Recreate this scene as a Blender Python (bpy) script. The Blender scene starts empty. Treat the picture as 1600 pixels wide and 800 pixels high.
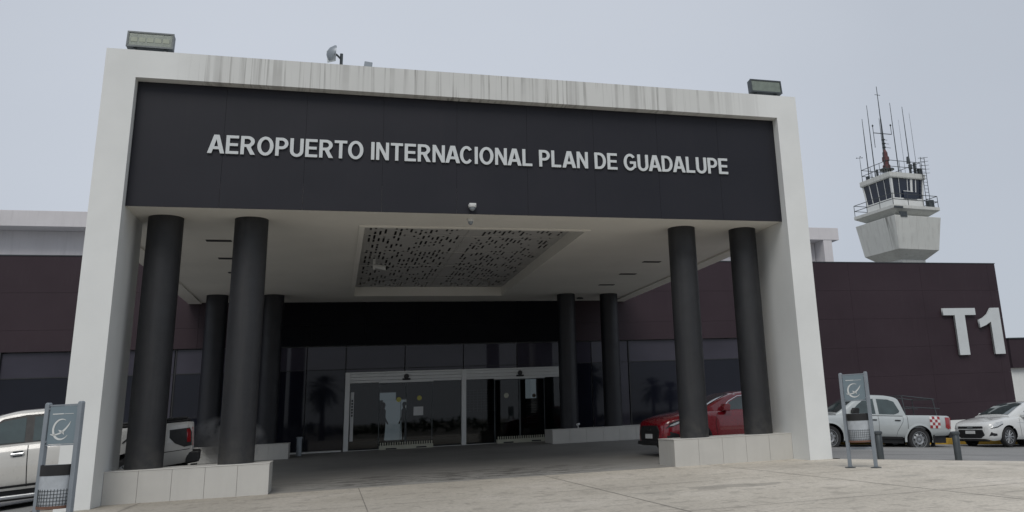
import bpy, bmesh, math, random
from mathutils import Vector, Matrix
random.seed(7)
R = math.radians
scn = bpy.context.scene
COL = scn.collection

# ------------------------------------------------------------------ camera
cd = bpy.data.cameras.new('camera')
cam = bpy.data.objects.new('camera', cd)
COL.objects.link(cam)
fw = Vector((0.2985083, 0.91828302, 0.26009438))
rt = Vector((0.9536931, -0.29753387, -0.04408018))
up = Vector((-0.03690881, -0.26120851, 0.96457651))
M = Matrix.Identity(4)
for i in range(3):
    M[i][0] = rt[i]; M[i][1] = up[i]; M[i][2] = -fw[i]
M[0][3], M[1][3], M[2][3] = 4.514, -17.994, 1.24
cam.matrix_world = M
cd.sensor_width = 36.0
cd.lens = 30.6004
cd.shift_x = -0.1010
cd.shift_y = -0.0779
cd.clip_start = 0.1
cd.clip_end = 3000
scn.camera = cam

# ------------------------------------------------------------------ sky, sun, exposure
world = bpy.data.worlds.new('World')
scn.world = world
world.use_nodes = True
nt = world.node_tree
nt.nodes.clear()
wo = nt.nodes.new('ShaderNodeOutputWorld')
bg = nt.nodes.new('ShaderNodeBackground')
sky = nt.nodes.new('ShaderNodeTexSky')
sky.sky_type = 'NISHITA'
sky.sun_disc = False
SUN_EL, SUN_AZ = 50, 200
sky.sun_elevation = R(SUN_EL)
sky.sun_rotation = R(SUN_AZ)
sc = nt.nodes.new('ShaderNodeVectorMath'); sc.operation = 'SCALE'
sc.inputs['Scale'].default_value = 0.10
nt.links.new(sky.outputs[0], sc.inputs[0])
tc = nt.nodes.new('ShaderNodeTexCoord')
mp = nt.nodes.new('ShaderNodeMapping')
mp.inputs['Scale'].default_value = (1.0, 1.0, 2.2)
nt.links.new(tc.outputs['Generated'], mp.inputs[0])
nz = nt.nodes.new('ShaderNodeTexNoise')
nz.inputs['Scale'].default_value = 1.6
nz.inputs['Detail'].default_value = 5
nz.inputs['Roughness'].default_value = 0.5
nt.links.new(mp.outputs[0], nz.inputs[0])
cr = nt.nodes.new('ShaderNodeValToRGB')
cr.color_ramp.elements[0].position = 0.30
cr.color_ramp.elements[0].color = (0.445, 0.500, 0.585, 1)
cr.color_ramp.elements[1].position = 0.72
cr.color_ramp.elements[1].color = (0.600, 0.645, 0.730, 1)
nt.links.new(nz.outputs[0], cr.inputs[0])
# the cloud deck is thinnest, and so brightest, in one part of the sky
dt = nt.nodes.new('ShaderNodeVectorMath'); dt.operation = 'DOT_PRODUCT'
dv = fw - rt * .25 + up * .12
dt.inputs[1].default_value = dv.normalized()
nt.links.new(tc.outputs['Generated'], dt.inputs[0])
gr = nt.nodes.new('ShaderNodeValToRGB')
ge = gr.color_ramp.elements
ge[0].position = 0.60; ge[0].color = (0.475, 0.512, 0.570, 1)
ge[1].position = 1.0; ge[1].color = (0.610, 0.648, 0.715, 1)
e3 = ge.new(0.85); e3.color = (0.500, 0.538, 0.600, 1)
nt.links.new(dt.outputs['Value'], gr.inputs[0])
m2 = nt.nodes.new('ShaderNodeMixRGB'); m2.inputs[0].default_value = 0.22
nt.links.new(gr.outputs[0], m2.inputs[1]); nt.links.new(cr.outputs[0], m2.inputs[2])
mx = nt.nodes.new('ShaderNodeMixRGB')
mx.inputs[0].default_value = 0.94
nt.links.new(sc.outputs[0], mx.inputs[1])
nt.links.new(m2.outputs[0], mx.inputs[2])
nt.links.new(mx.outputs[0], bg.inputs[0])
bg.inputs[1].default_value = 1.0
nt.links.new(bg.outputs[0], wo.inputs[0])

sd = bpy.data.lights.new('sun', 'SUN')
sd.energy = 1.5
sd.angle = R(30)
sd.color = (1.0, 0.96, 0.90)
so = bpy.data.objects.new('sun', sd)
COL.objects.link(so)
d = Vector((math.sin(R(SUN_AZ)) * math.cos(R(SUN_EL)), math.cos(R(SUN_AZ)) * math.cos(R(SUN_EL)), math.sin(R(SUN_EL))))
so.rotation_euler = d.to_track_quat('Z', 'Y').to_euler()

scn.view_settings.view_transform = 'Standard'
scn.view_settings.look = 'None'
scn.view_settings.exposure = 0.0
scn.view_settings.gamma = 1.0
scn.view_settings.use_curve_mapping = False
scn.render.engine = 'CYCLES'
scn.cycles.max_bounces = 7
scn.cycles.diffuse_bounces = 4
scn.cycles.glossy_bounces = 4
scn.cycles.transparent_max_bounces = 12
scn.cycles.use_denoising = True

# ------------------------------------------------------------------ materials
def newmat(name):
    m = bpy.data.materials.new(name); m.use_nodes = True
    return m, m.node_tree, m.node_tree.nodes['Principled BSDF']

def lnk(t, a, b): t.links.new(a, b)

def noise(t, vec, scale, detail=4, rough=0.55):
    n = t.nodes.new('ShaderNodeTexNoise')
    n.inputs['Scale'].default_value = scale; n.inputs['Detail'].default_value = detail
    n.inputs['Roughness'].default_value = rough
    if vec is not None: lnk(t, vec, n.inputs[0])
    return n.outputs[0]

def ramp(t, fac, stops):
    r = t.nodes.new('ShaderNodeValToRGB')
    e = r.color_ramp.elements
    while len(e) < len(stops): e.new(0.5)
    for k, (p, c) in enumerate(stops):
        e[k].position = p
        e[k].color = (c, c, c, 1) if isinstance(c, (int, float)) else (*c, 1)
    lnk(t, fac, r.inputs[0])
    return r.outputs[0]

def mathn(t, op, a, b=None):
    n = t.nodes.new('ShaderNodeMath'); n.operation = op
    for k, v in enumerate((a, b)):
        if v is None: continue
        if isinstance(v, (int, float)): n.inputs[k].default_value = v
        else: lnk(t, v, n.inputs[k])
    return n.outputs[0]

def mix(t, fac, a, b, mode='MIX'):
    n = t.nodes.new('ShaderNodeMixRGB'); n.blend_type = mode
    for k, v in enumerate((fac, a, b)):
        if isinstance(v, (int, float)): n.inputs[k].default_value = v if k == 0 else (v, v, v, 1)
        elif isinstance(v, tuple): n.inputs[k].default_value = (*v, 1)
        else: lnk(t, v, n.inputs[k])
    return n.outputs[0]

def pos(t, scale=(1, 1, 1)):
    g = t.nodes.new('ShaderNodeNewGeometry')
    m = t.nodes.new('ShaderNodeMapping')
    m.inputs['Scale'].default_value = scale
    lnk(t, g.outputs['Position'], m.inputs[0])
    return m.outputs[0]

def opos(t, scale=(1, 1, 1)):
    g = t.nodes.new('ShaderNodeTexCoord')
    m = t.nodes.new('ShaderNodeMapping')
    m.inputs['Scale'].default_value = scale
    lnk(t, g.outputs['Object'], m.inputs[0])
    return m.outputs[0]

def bump(t, b, h, strength=0.2, dist=0.02):
    n = t.nodes.new('ShaderNodeBump')
    n.inputs['Strength'].default_value = strength; n.inputs['Distance'].default_value = dist
    lnk(t, h, n.inputs['Height']); lnk(t, n.outputs[0], b.inputs['Normal'])

def pmat(name, col, rough=0.6, var=0.12, nscale=1.5, bmp=0.0, bscale=40, metal=0.0, coat=0.0, spec=0.5, grime=0.0):
    """a plain surface with uneven colour and roughness"""
    m, t, b = newmat(name)
    p = opos(t)
    n1 = noise(t, p, nscale, 5, 0.6)
    lo = tuple(c * (1 - var) for c in col); hi = tuple(min(1, c * (1 + var)) for c in col)
    c = ramp(t, n1, [(0.3, lo), (0.7, hi)])
    if grime:
        g = noise(t, opos(t, (5, 5, 0.35)), 1.3, 6, 0.7)
        gm = ramp(t, g, [(0.50, 0.0), (0.72, grime)])
        c = mix(t, gm, c, tuple(x * 0.45 for x in col))
    lnk(t, c, b.inputs['Base Color'])
    b.inputs['Metallic'].default_value = metal
    b.inputs['Specular IOR Level'].default_value = spec
    b.inputs['Coat Weight'].default_value = coat
    b.inputs['Coat Roughness'].default_value = 0.04
    r = ramp(t, noise(t, p, nscale * 3, 3), [(0.3, max(0, rough - 0.06)), (0.7, min(1, rough + 0.06))])
    lnk(t, r, b.inputs['Roughness'])
    if bmp: bump(t, b, noise(t, p, bscale, 3), bmp, 0.01)
    return m

MT = {}
MT['white'] = pmat('white_paint', (0.72, 0.735, 0.725), 0.7, 0.05, 0.7, 0.15, 60, grime=0.10)
MT['whitewall'] = pmat('white_wall_paint', (0.60, 0.58, 0.59), 0.75, 0.07, 0.5, 0.15, 30, grime=0.22)
MT['ceiling'] = pmat('ceiling_paint', (0.73, 0.715, 0.665), 0.8, 0.06, 0.4)
MT['lowwall'] = pmat('low_wall_tile', (0.50, 0.49, 0.46), 0.55, 0.06, 1.1, 0.05, 20, grime=0.08)
MT['column'] = pmat('column_paint', (0.017, 0.018, 0.0205), 0.55, 0.15, 1.5, 0.1, 50)
MT['shadecol'] = pmat('shade_toned_column_paint', (0.007, 0.008, 0.012), 0.5, 0.15, 1.5)  # back columns: canopy shade put into the colour, darker than the front ones
MT['black'] = pmat('black_plastic', (0.012, 0.012, 0.013), 0.5, 0.2, 5)
MT['rubber'] = pmat('tyre_rubber', (0.02, 0.02, 0.021), 0.8, 0.2, 8)
MT['alu'] = pmat('white_aluminium', (0.62, 0.63, 0.62), 0.45, 0.05, 2)
MT['grey_metal'] = pmat('grey_metal', (0.25, 0.28, 0.31), 0.45, 0.08, 3, metal=0.3)
MT['steel'] = pmat('dark_steel', (0.07, 0.08, 0.085), 0.4, 0.15, 4, metal=0.5)
MT['rim'] = pmat('wheel_rim_metal', (0.32, 0.33, 0.34), 0.35, 0.1, 4, metal=0.6)
MT['chrome'] = pmat('chrome', (0.65, 0.66, 0.67), 0.15, 0.05, 4, metal=1.0)
MT['letter'] = pmat('letter_paint', (0.56, 0.59, 0.60), 0.5, 0.04, 2)
MT['shade_navy'] = pmat('shade_toned_cladding', (0.0035, 0.004, 0.007), 0.6, 0.15, 0.6, spec=0.12)  # near-black because the canopy's shade is put into the wall colour
MT['panelgrey'] = pmat('sign_grey', (0.17, 0.22, 0.25), 0.35, 0.05, 3)
MT['emblem'] = pmat('sign_white', (0.62, 0.64, 0.63), 0.4, 0.03, 4)
MT['kerb'] = pmat('kerb_concrete', (0.36, 0.35, 0.33), 0.85, 0.15, 2, 0.3, 60)
MT['yellow'] = pmat('yellow_kerb_paint', (0.42, 0.26, 0.035), 0.7, 0.35, 2.5, 0.2, 40)
MT['walk'] = pmat('walkway_concrete', (0.30, 0.295, 0.28), 0.85, 0.12, 1.5, 0.3, 50)
MT['car_white'] = pmat('white_car_paint', (0.62, 0.63, 0.62), 0.3, 0.03, 2, coat=1.0)
MT['car_pearl'] = pmat('pearl_car_paint', (0.55, 0.54, 0.51), 0.3, 0.04, 2, coat=1.0)
MT['car_silver'] = pmat('silver_car_paint', (0.45, 0.48, 0.48), 0.35, 0.04, 2, metal=0.2, coat=0.8)
MT['car_red'] = pmat('red_car_paint', (0.21, 0.006, 0.014), 0.25, 0.08, 2, coat=1.0)
MT['car_glass'] = pmat('car_glass', (0.035, 0.055, 0.055), 0.05, 0.3, 2, coat=1.0)
MT['lamp_red'] = pmat('tail_lamp', (0.28, 0.012, 0.015), 0.15, 0.1, 4, coat=1.0)
MT['lamp_clear'] = pmat('head_lamp', (0.5, 0.52, 0.53), 0.12, 0.25, 14, coat=1.0)
MT['lamp_glass'] = pmat('floodlight_glass', (0.16, 0.19, 0.16), 0.2, 0.2, 6, coat=0.5)
MT['led'] = pmat('led_module', (0.27, 0.30, 0.24), 0.5, 0.1, 10)
MT['cream'] = pmat('cream_plastic', (0.42, 0.42, 0.34), 0.6, 0.08, 5)
MT['red_paint'] = pmat('mast_red', (0.11, 0.040, 0.042), 0.7, 0.3, 6)
MT['tower'] = pmat('tower_concrete', (0.60, 0.61, 0.585), 0.8, 0.08, 0.5, 0.2, 10, grime=0.5)
def mat_drum():
    m, t, b = newmat('stained_tower_concrete')
    c = ramp(t, noise(t, opos(t), 0.6, 4), [(0.3, (0.56, 0.57, 0.545)), (0.7, (0.64, 0.65, 0.62))])
    g = ramp(t, noise(t, opos(t, (3, 3, 0.25)), 1.3, 5, 0.7), [(0.50, 0.0), (0.70, 0.35)])
    c = mix(t, g, c, (0.30, 0.29, 0.27))
    sp = t.nodes.new('ShaderNodeSeparateXYZ'); lnk(t, opos(t), sp.inputs[0])
    yy = mathn(t, 'ABSOLUTE', mathn(t, 'ADD', sp.outputs[1], 1.55))
    zz = mathn(t, 'DIVIDE', mathn(t, 'SUBTRACT', sp.outputs[2], 13.0), 3.0)
    st = ramp(t, yy, [(0.15, 1.0), (0.55, 0.0)])
    st = mathn(t, 'MULTIPLY', st, ramp(t, zz, [(0.1, 0.15), (0.95, 1.0)]))
    st = mathn(t, 'MULTIPLY', st, ramp(t, noise(t, opos(t, (1, 9, 0.3)), 1.0, 4), [(0.42, 0.0), (0.56, 1.0)]))
    c = mix(t, mathn(t, 'MULTIPLY', st, 0.85), c, (0.09, 0.088, 0.08))
    lnk(t, c, b.inputs['Base Color']); b.inputs['Roughness'].default_value = 0.85
    return m
MT['drum'] = mat_drum()
MT['towerglass'] = pmat('tower_glass', (0.012, 0.018, 0.035), 0.06, 0.3, 1, spec=0.5)
MT['liner'] = pmat('bin_liner', (0.40, 0.43, 0.46), 0.4, 0.12, 8)
MT['rust'] = pmat('bin_tray', (0.16, 0.085, 0.06), 0.7, 0.25, 8)
MT['skin'] = pmat('skin', (0.22, 0.12, 0.085), 0.6, 0.05, 10)
MT['jacket'] = pmat('jacket_cloth', (0.30, 0.32, 0.32), 0.9, 0.15, 10)
MT['trousers'] = pmat('trouser_cloth', (0.012, 0.013, 0.018), 0.9, 0.15, 10)
MT['trunk'] = pmat('palm_trunk_bark', (0.05, 0.04, 0.03), 0.9, 0.3, 6, 0.5, 30)
MT['frond'] = pmat('palm_frond', (0.03, 0.05, 0.02), 0.6, 0.3, 3)
MT['yellow_sticker'] = pmat('yellow_sticker', (0.45, 0.42, 0.10), 0.6, 0.1, 10)
MT['paper'] = pmat('paper', (0.55, 0.56, 0.56), 0.7, 0.05, 10)
MT['inside'] = pmat('interior_wall', (0.22, 0.235, 0.25), 0.7, 0.15, 1)

def mat_purple():
    m, t, b = newmat('purple_composite_cladding')
    p = opos(t, (0.35, 0.35, 0.6))
    n1 = noise(t, p, 1.0, 3)
    c = ramp(t, n1, [(0.3, (0.032, 0.020, 0.026)), (0.7, (0.040, 0.026, 0.033))])
    g = noise(t, opos(t, (3.5, 3.5, 0.4)), 1.5, 5, 0.7)
    c = mix(t, ramp(t, g, [(0.55, 0.0), (0.8, 0.35)]), c, (0.060, 0.048, 0.052))
    lnk(t, c, b.inputs['Base Color'])
    b.inputs['Roughness'].default_value = 0.5
    b.inputs['Specular IOR Level'].default_value = 0.25
    return m
MT['purple'] = mat_purple()

def mat_column():
    m, t, b = newmat('painted_column')
    c = ramp(t, noise(t, opos(t), 0.8, 4), [(0.3, (0.0145, 0.0155, 0.0185)), (0.7, (0.0185, 0.0195, 0.0225))])
    g = ramp(t, noise(t, opos(t, (4, 4, 0.35)), 1.2, 5, 0.7), [(0.50, 0.0), (0.72, 0.55)])
    c = mix(t, g, c, (0.034, 0.034, 0.035))
    sp = t.nodes.new('ShaderNodeSeparateXYZ'); lnk(t, pos(t), sp.inputs[0])
    d = mathn(t, 'MULTIPLY', ramp(t, mathn(t, 'DIVIDE', sp.outputs[2], 6.0), [(0.10, 0.7), (0.20, 0.0)]), ramp(t, noise(t, pos(t), 5, 4), [(0.4, 0.2), (0.65, 1.0)]))
    c = mix(t, d, c, (0.06, 0.057, 0.052))
    lnk(t, c, b.inputs['Base Color'])
    lnk(t, ramp(t, noise(t, opos(t), 3, 4), [(0.3, 0.45), (0.7, 0.7)]), b.inputs['Roughness'])
    bump(t, b, noise(t, opos(t), 30, 3), 0.15, 0.01)
    return m
MT['column'] = mat_column()

def mat_fascia():
    m, t, b = newmat('charcoal_composite_panel')
    n1 = noise(t, opos(t, (0.5, 0.5, 0.8)), 1.2, 4)
    c = ramp(t, n1, [(0.3, (0.0115, 0.0120, 0.0175)), (0.7, (0.0155, 0.0155, 0.0215))])
    g = noise(t, opos(t, (6, 6, 0.3)), 1.2, 5, 0.7)
    c = mix(t, ramp(t, g, [(0.55, 0.0), (0.8, 0.25)]), c, (0.024, 0.023, 0.026))
    lnk(t, c, b.inputs['Base Color'])
    b.inputs['Roughness'].default_value = 0.45
    b.inputs['Specular IOR Level'].default_value = 0.3
    return m
MT['fascia'] = mat_fascia()

def mat_streaked():
    """white coping with dark rain streaks that run down from its top edge"""
    m, t, b = newmat('stained_white_beam')
    base = ramp(t, noise(t, opos(t), 0.8, 4), [(0.3, (0.66, 0.675, 0.665)), (0.7, (0.73, 0.745, 0.735))])
    s1 = ramp(t, noise(t, opos(t, (2.6, 0.5, 0.05)), 1.6, 3, 0.6), [(0.53, 0.0), (0.62, 1.0)])
    s2 = ramp(t, noise(t, opos(t, (9, 1, 0.12)), 1.0, 4, 0.7), [(0.53, 0.0), (0.58, 1.0)])
    sep = t.nodes.new('ShaderNodeSeparateXYZ'); lnk(t, opos(t), sep.inputs[0])
    zone = ramp(t, mathn(t, 'DIVIDE', sep.outputs[0], 15.14), [(0.08, 0.0), (0.14, 0.8), (0.50, 1.0), (0.85, 0.8), (0.955, 0.0)])
    patch = ramp(t, noise(t, opos(t, (0.8, 0.8, 0.8)), 1.0, 3), [(0.35, 0.25), (0.6, 1.0)])
    k = mathn(t, 'MAXIMUM', mathn(t, 'MULTIPLY', s1, 0.42), mathn(t, 'MULTIPLY', s2, 0.62))
    k = mathn(t, 'MULTIPLY', mathn(t, 'MULTIPLY', k, zone), patch)
    c = mix(t, k, base, (0.17, 0.165, 0.155))
    film = mathn(t, 'MULTIPLY', zone, 0.5)
    c = mix(t, film, base, (0.46, 0.46, 0.44))
    c = mix(t, k, c, (0.15, 0.145, 0.135))
    lnk(t, c, b.inputs['Base Color'])
    b.inputs['Roughness'].default_value = 0.75
    bump(t, b, noise(t, opos(t), 40, 3), 0.15, 0.01)
    return m
MT['streaked'] = mat_streaked()

def mat_plaza():
    m, t, b = newmat('stamped_concrete')
    p = pos(t)
    big = ramp(t, noise(t, p, 0.35, 5, 0.65), [(0.3, (0.40, 0.365, 0.31)), (0.52, (0.48, 0.44, 0.375)), (0.72, (0.56, 0.515, 0.45))])
    vor = t.nodes.new('ShaderNodeTexVoronoi'); vor.inputs['Scale'].default_value = 4.5
    vor.distance = 'CHEBYCHEV'
    lnk(t, mix(t, 0.16, p, noise(t, p, 3, 3)), vor.inputs[0])
    cell = ramp(t, vor.outputs['Distance'], [(0.0, 0.93), (0.30, 1.0), (0.50, 1.0), (0.66, 0.80)])
    c = mix(t, 1.0, big, cell, 'MULTIPLY')
    sp = ramp(t, noise(t, p, 16, 5, 0.75), [(0.34, 0.74), (0.5, 1.0), (0.7, 1.10)])
    c = mix(t, 1.0, c, sp, 'MULTIPLY')
    pit = ramp(t, noise(t, p, 9, 3, 0.6), [(0.60, 0.0), (0.70, 0.40)])
    c = mix(t, pit, c, (0.20, 0.185, 0.165))
    stain = ramp(t, noise(t, pos(t, (0.55, 1.0, 1)), 0.75, 4, 0.6), [(0.64, 0.0), (0.72, 0.42)])
    c = mix(t, stain, c, (0.17, 0.165, 0.15))
    # darker towards the left, paler to the right
    sx_ = t.nodes.new('ShaderNodeSeparateXYZ'); lnk(t, p, sx_.inputs[0])
    wr = ramp(t, mathn(t, 'DIVIDE', sx_.outputs[0], 20.0), [(0.1, 0.80), (0.40, 0.98), (0.60, 1.22)])
    c = mix(t, 1.0, c, wr, 'MULTIPLY')
    # old damp stain near the kerb side
    ds = t.nodes.new('ShaderNodeMapping'); ds.inputs['Location'].default_value = (-10.6, 4.5, 0)
    lnk(t, p, ds.inputs[0])
    dm = t.nodes.new('ShaderNodeMapping'); dm.inputs['Rotation'].default_value = (0, 0, R(-77)); dm.inputs['Scale'].default_value = (0.5, 1.5, 1)
    lnk(t, ds.outputs[0], dm.inputs[0])
    dl = t.nodes.new('ShaderNodeVectorMath'); dl.operation = 'LENGTH'; lnk(t, dm.outputs[0], dl.inputs[0])
    dd = mathn(t, 'ADD', dl.outputs['Value'], mathn(t, 'MULTIPLY', noise(t, p, 2.5, 4), 1.1))
    c = mix(t, ramp(t, dd, [(0.95, 0.5), (1.30, 0.0)]), c, (0.22, 0.205, 0.18))
    mk = ramp(t, noise(t, pos(t, (0.25, 3.0, 1)), 1.1, 5, 0.7), [(0.56, 0.0), (0.66, 0.28)])
    c = mix(t, mk, c, (0.20, 0.19, 0.17))
    lnk(t, c, b.inputs['Base Color'])
    b.inputs['Roughness'].default_value = 0.85
    h = mix(t, 0.5, noise(t, p, 14, 5, 0.7), cell)
    bump(t, b, h, 0.6, 0.025)
    return m
MT['plaza'] = mat_plaza()

def mat_drive():
    m, t, b = newmat('driveway_concrete')
    p = pos(t)
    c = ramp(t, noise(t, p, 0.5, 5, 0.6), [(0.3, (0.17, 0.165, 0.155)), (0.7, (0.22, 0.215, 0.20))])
    sep = t.nodes.new('ShaderNodeSeparateXYZ'); lnk(t, p, sep.inputs[0])
    # paler at the plaza edge, darker further into the lane
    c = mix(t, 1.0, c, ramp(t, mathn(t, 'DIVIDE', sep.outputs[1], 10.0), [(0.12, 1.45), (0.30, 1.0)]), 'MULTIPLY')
    # oily and damp marks across the lane, wheel-swept along X
    st = noise(t, pos(t, (0.8, 3.0, 1)), 1.7, 6, 0.72)
    band = ramp(t, mathn(t, 'DIVIDE', sep.outputs[1], 10.0), [(0.105, 0.0), (0.13, 1.0), (0.30, 0.9), (0.42, 0.2), (0.9, 0.1)])
    k = mathn(t, 'MULTIPLY', ramp(t, st, [(0.505, 0.0), (0.53, 1.0)]), band)
    xz = ramp(t, mathn(t, 'DIVIDE', sep.outputs[0], 16.0), [(0.22, 0.25), (0.32, 1.0), (0.56, 1.0), (0.70, 0.15)])
    c = mix(t, mathn(t, 'MULTIPLY', mathn(t, 'MULTIPLY', k, xz), 0.88), c, (0.050, 0.047, 0.043))
    # dirty gutter along the plaza joint
    gt = mathn(t, 'ADD', mathn(t, 'DIVIDE', sep.outputs[1], 10.0), mathn(t, 'MULTIPLY', noise(t, pos(t, (0.6, 1, 1)), 2.0, 4), 0.02))
    c = mix(t, ramp(t, gt, [(0.098, 0.7), (0.106, 0.0)]), c, (0.06, 0.057, 0.052))
    lnk(t, c, b.inputs['Base Color'])
    b.inputs['Roughness'].default_value = 0.7
    bump(t, b, noise(t, p, 30, 4), 0.3, 0.01)
    return m
MT['drive'] = mat_drive()

def mat_asphalt():
    m, t, b = newmat('worn_asphalt')
    p = pos(t)
    c = ramp(t, noise(t, p, 0.25, 5, 0.6), [(0.3, (0.21, 0.21, 0.208)), (0.7, (0.28, 0.278, 0.272))])
    s = ramp(t, noise(t, p, 60, 3, 0.7), [(0.35, 0.8), (0.65, 1.15)])
    c = mix(t, 1.0, c, s, 'MULTIPLY')
    c = mix(t, ramp(t, noise(t, pos(t, (0.3, 1.5, 1)), 1.2, 4), [(0.58, 0.0), (0.68, 0.5)]), c, (0.10, 0.10, 0.10))
    lnk(t, c, b.inputs['Base Color'])
    b.inputs['Roughness'].default_value = 0.85
    bump(t, b, noise(t, p, 80, 3), 0.4, 0.01)
    return m
MT['asphalt'] = mat_asphalt()

def mat_earth():
    m, t, b = newmat('pale_ground')
    p = pos(t)
    c = ramp(t, noise(t, p, 0.05, 6, 0.65), [(0.3, (0.14, 0.13, 0.11)), (0.7, (0.24, 0.22, 0.185))])
    lnk(t, c, b.inputs['Base Color']); b.inputs['Roughness'].default_value = 0.95
    return m
MT['earth'] = mat_earth()

def mat_darkglass(name, col, wave=0.02):
    m, t, b = newmat(name)
    n = noise(t, opos(t, (0.3, 0.3, 0.5)), 1.0, 3)
    lnk(t, ramp(t, n, [(0.3, tuple(c * 0.8 for c in col)), (0.7, tuple(c * 1.25 for c in col))]), b.inputs['Base Color'])
    b.inputs['Roughness'].default_value = 0.03
    b.inputs['IOR'].default_value = 1.33
    bump(t, b, noise(t, opos(t, (0.5, 0.5, 0.7)), 0.8, 1), wave, 0.05)
    return m
MT['dglass'] = mat_darkglass('tinted_glass', (0.010, 0.011, 0.018))
MT['transom'] = mat_darkglass('transom_glass', (0.046, 0.043, 0.058))

def mat_clear():
    m, t, b = newmat('door_glass')
    t.nodes.remove(b)
    out = t.nodes['Material Output']
    tr = t.nodes.new('ShaderNodeBsdfTransparent'); tr.inputs[0].default_value = (0.42, 0.45, 0.47, 1)
    gl = t.nodes.new('ShaderNodeBsdfGlossy'); gl.inputs['Roughness'].default_value = 0.02
    fr = t.nodes.new('ShaderNodeFresnel'); fr.inputs[0].default_value = 1.42
    ms = t.nodes.new('ShaderNodeMixShader')
    lnk(t, fr.outputs[0], ms.inputs[0]); lnk(t, tr.outputs[0], ms.inputs[1]); lnk(t, gl.outputs[0], ms.inputs[2])
    lnk(t, ms.outputs[0], out.inputs[0])
    return m
MT['clear'] = mat_clear()

def mat_emit(name, col, s):
    m, t, b = newmat(name)
    b.inputs['Base Color'].default_value = (*col, 1)
    b.inputs['Emission Color'].default_value = (*col, 1)
    b.inputs['Emission Strength'].default_value = s
    return m
MT['litpane'] = mat_emit('daylit_frosted_pane', (0.80, 0.86, 0.88), 0.32)

# ------------------------------------------------------------------ mesh helpers
def tag(o, label=None, cat=None, group=None, kind=None):
    if label: o['label'] = label
    if cat: o['category'] = cat
    if group: o['group'] = group
    if kind: o['kind'] = kind
    return o

def empty(name, loc=(0, 0, 0), rz=0.0, parent=None):
    o = bpy.data.objects.new(name, None)
    o.empty_display_size = 0.2
    COL.objects.link(o)
    o.location = loc; o.rotation_euler = (0, 0, rz)
    if parent: o.parent = parent
    return o

class MB:
    """collects shapes and links them as ONE mesh object"""
    def __init__(s): s.v = []; s.f = []; s.mi = []; s.m = 0
    def add(s, vs, fs):
        k = len(s.v); s.v += [tuple(v) for v in vs]
        for f in fs: s.f.append(tuple(i + k for i in f)); s.mi.append(s.m)
        return s
    def box(s, x0, x1, y0, y1, z0, z1):
        return s.add([(x0, y0, z0), (x1, y0, z0), (x1, y1, z0), (x0, y1, z0), (x0, y0, z1), (x1, y0, z1), (x1, y1, z1), (x0, y1, z1)],
                     [(0, 3, 2, 1), (4, 5, 6, 7), (0, 1, 5, 4), (1, 2, 6, 5), (2, 3, 7, 6), (3, 0, 4, 7)])
    def tube(s, a, b, r0, r1=None, n=8):
        a = Vector(a); b = Vector(b); r1 = r0 if r1 is None else r1
        w = (b - a).normalized()
        u = w.orthogonal().normalized(); v = w.cross(u)
        vs = []
        for p, r in ((a, r0), (b, r1)):
            for i in range(n):
                t = 2 * math.pi * i / n
                vs.append(p + u * (math.cos(t) * r) + v * (math.sin(t) * r))
        fs = [(i, (i + 1) % n, n + (i + 1) % n, n + i) for i in range(n)]
        fs += [tuple(range(n))[::-1], tuple(range(n, 2 * n))]
        return s.add(vs, fs)
    def lathe(s, prof, c=(0, 0, 0), axis='z', n=24, cap=True):
        vs = []; fs = []
        for (r, h) in prof:
            for i in range(n):
                t = 2 * math.pi * i / n
                p = (r * math.cos(t), r * math.sin(t), h)
                if axis == 'y': p = (p[0], p[2], p[1])
                vs.append((c[0] + p[0], c[1] + p[1], c[2] + p[2]))
        for k in range(len(prof) - 1):
            for i in range(n):
                fs.append((k * n + i, k * n + (i + 1) % n, (k + 1) * n + (i + 1) % n, (k + 1) * n + i))
        if cap: fs.append(tuple(range(n))[::-1]); fs.append(tuple((len(prof) - 1) * n + i for i in range(n)))
        return s.add(vs, fs)
    def prism(s, poly, axis, a, b):
        """poly of 2-D points extruded along axis from a to b"""
        def P(p, h):
            return {'y': (p[0], h, p[1]), 'z': (p[0], p[1], h), 'x': (h, p[0], p[1])}[axis]
        n = len(poly)
        vs = [P(p, a) for p in poly] + [P(p, b) for p in poly]
        fs = [(i, (i + 1) % n, n + (i + 1) % n, n + i) for i in range(n)] + [tuple(range(n))[::-1], tuple(range(n, 2 * n))]
        return s.add(vs, fs)
    def build(s, name, mats, parent=None, smooth=False, bevel=0.0, loc=None, recalc=True):
        me = bpy.data.meshes.new(name)
        me.from_pydata(s.v, [], s.f)
        if not isinstance(mats, (list, tuple)): mats = [mats]
        for m in mats: me.materials.append(MT[m] if isinstance(m, str) else m)
        for p, i in zip(me.polygons, s.mi): p.material_index = i
        if recalc:
            bm = bmesh.new(); bm.from_mesh(me)
            bmesh.ops.recalc_face_normals(bm, faces=bm.faces)
            bm.to_mesh(me); bm.free()
        me.update()
        o = bpy.data.objects.new(name, me)
        COL.objects.link(o)
        if parent: o.parent = parent
        if loc: o.location = loc
        if smooth:
            for p in me.polygons: p.use_smooth = True
            try: me.set_sharp_from_angle(angle=R(smooth if smooth is not True else 40))
            except Exception: pass
        if bevel:
            md = o.modifiers.new('bevel', 'BEVEL'); md.width = bevel; md.segments = 2; md.limit_method = 'ANGLE'; md.angle_limit = R(50)
        return o

def copy_thing(src, parent=None):
    c = src.copy(); COL.objects.link(c); c.parent = parent
    for ch in [o for o in bpy.data.objects if o.parent == src]: copy_thing(ch, c)
    return c

# ------------------------------------------------------------------ ground
def G(x, y):
    g = 0.0
    if x > 15.14: g -= .05 * min(x - 15.14, 20)
    if x < 0: g += .05 * max(x, -10)
    return g + .3065 * min(max((y - 1.3) / 13.5, 0), 1)

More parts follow.
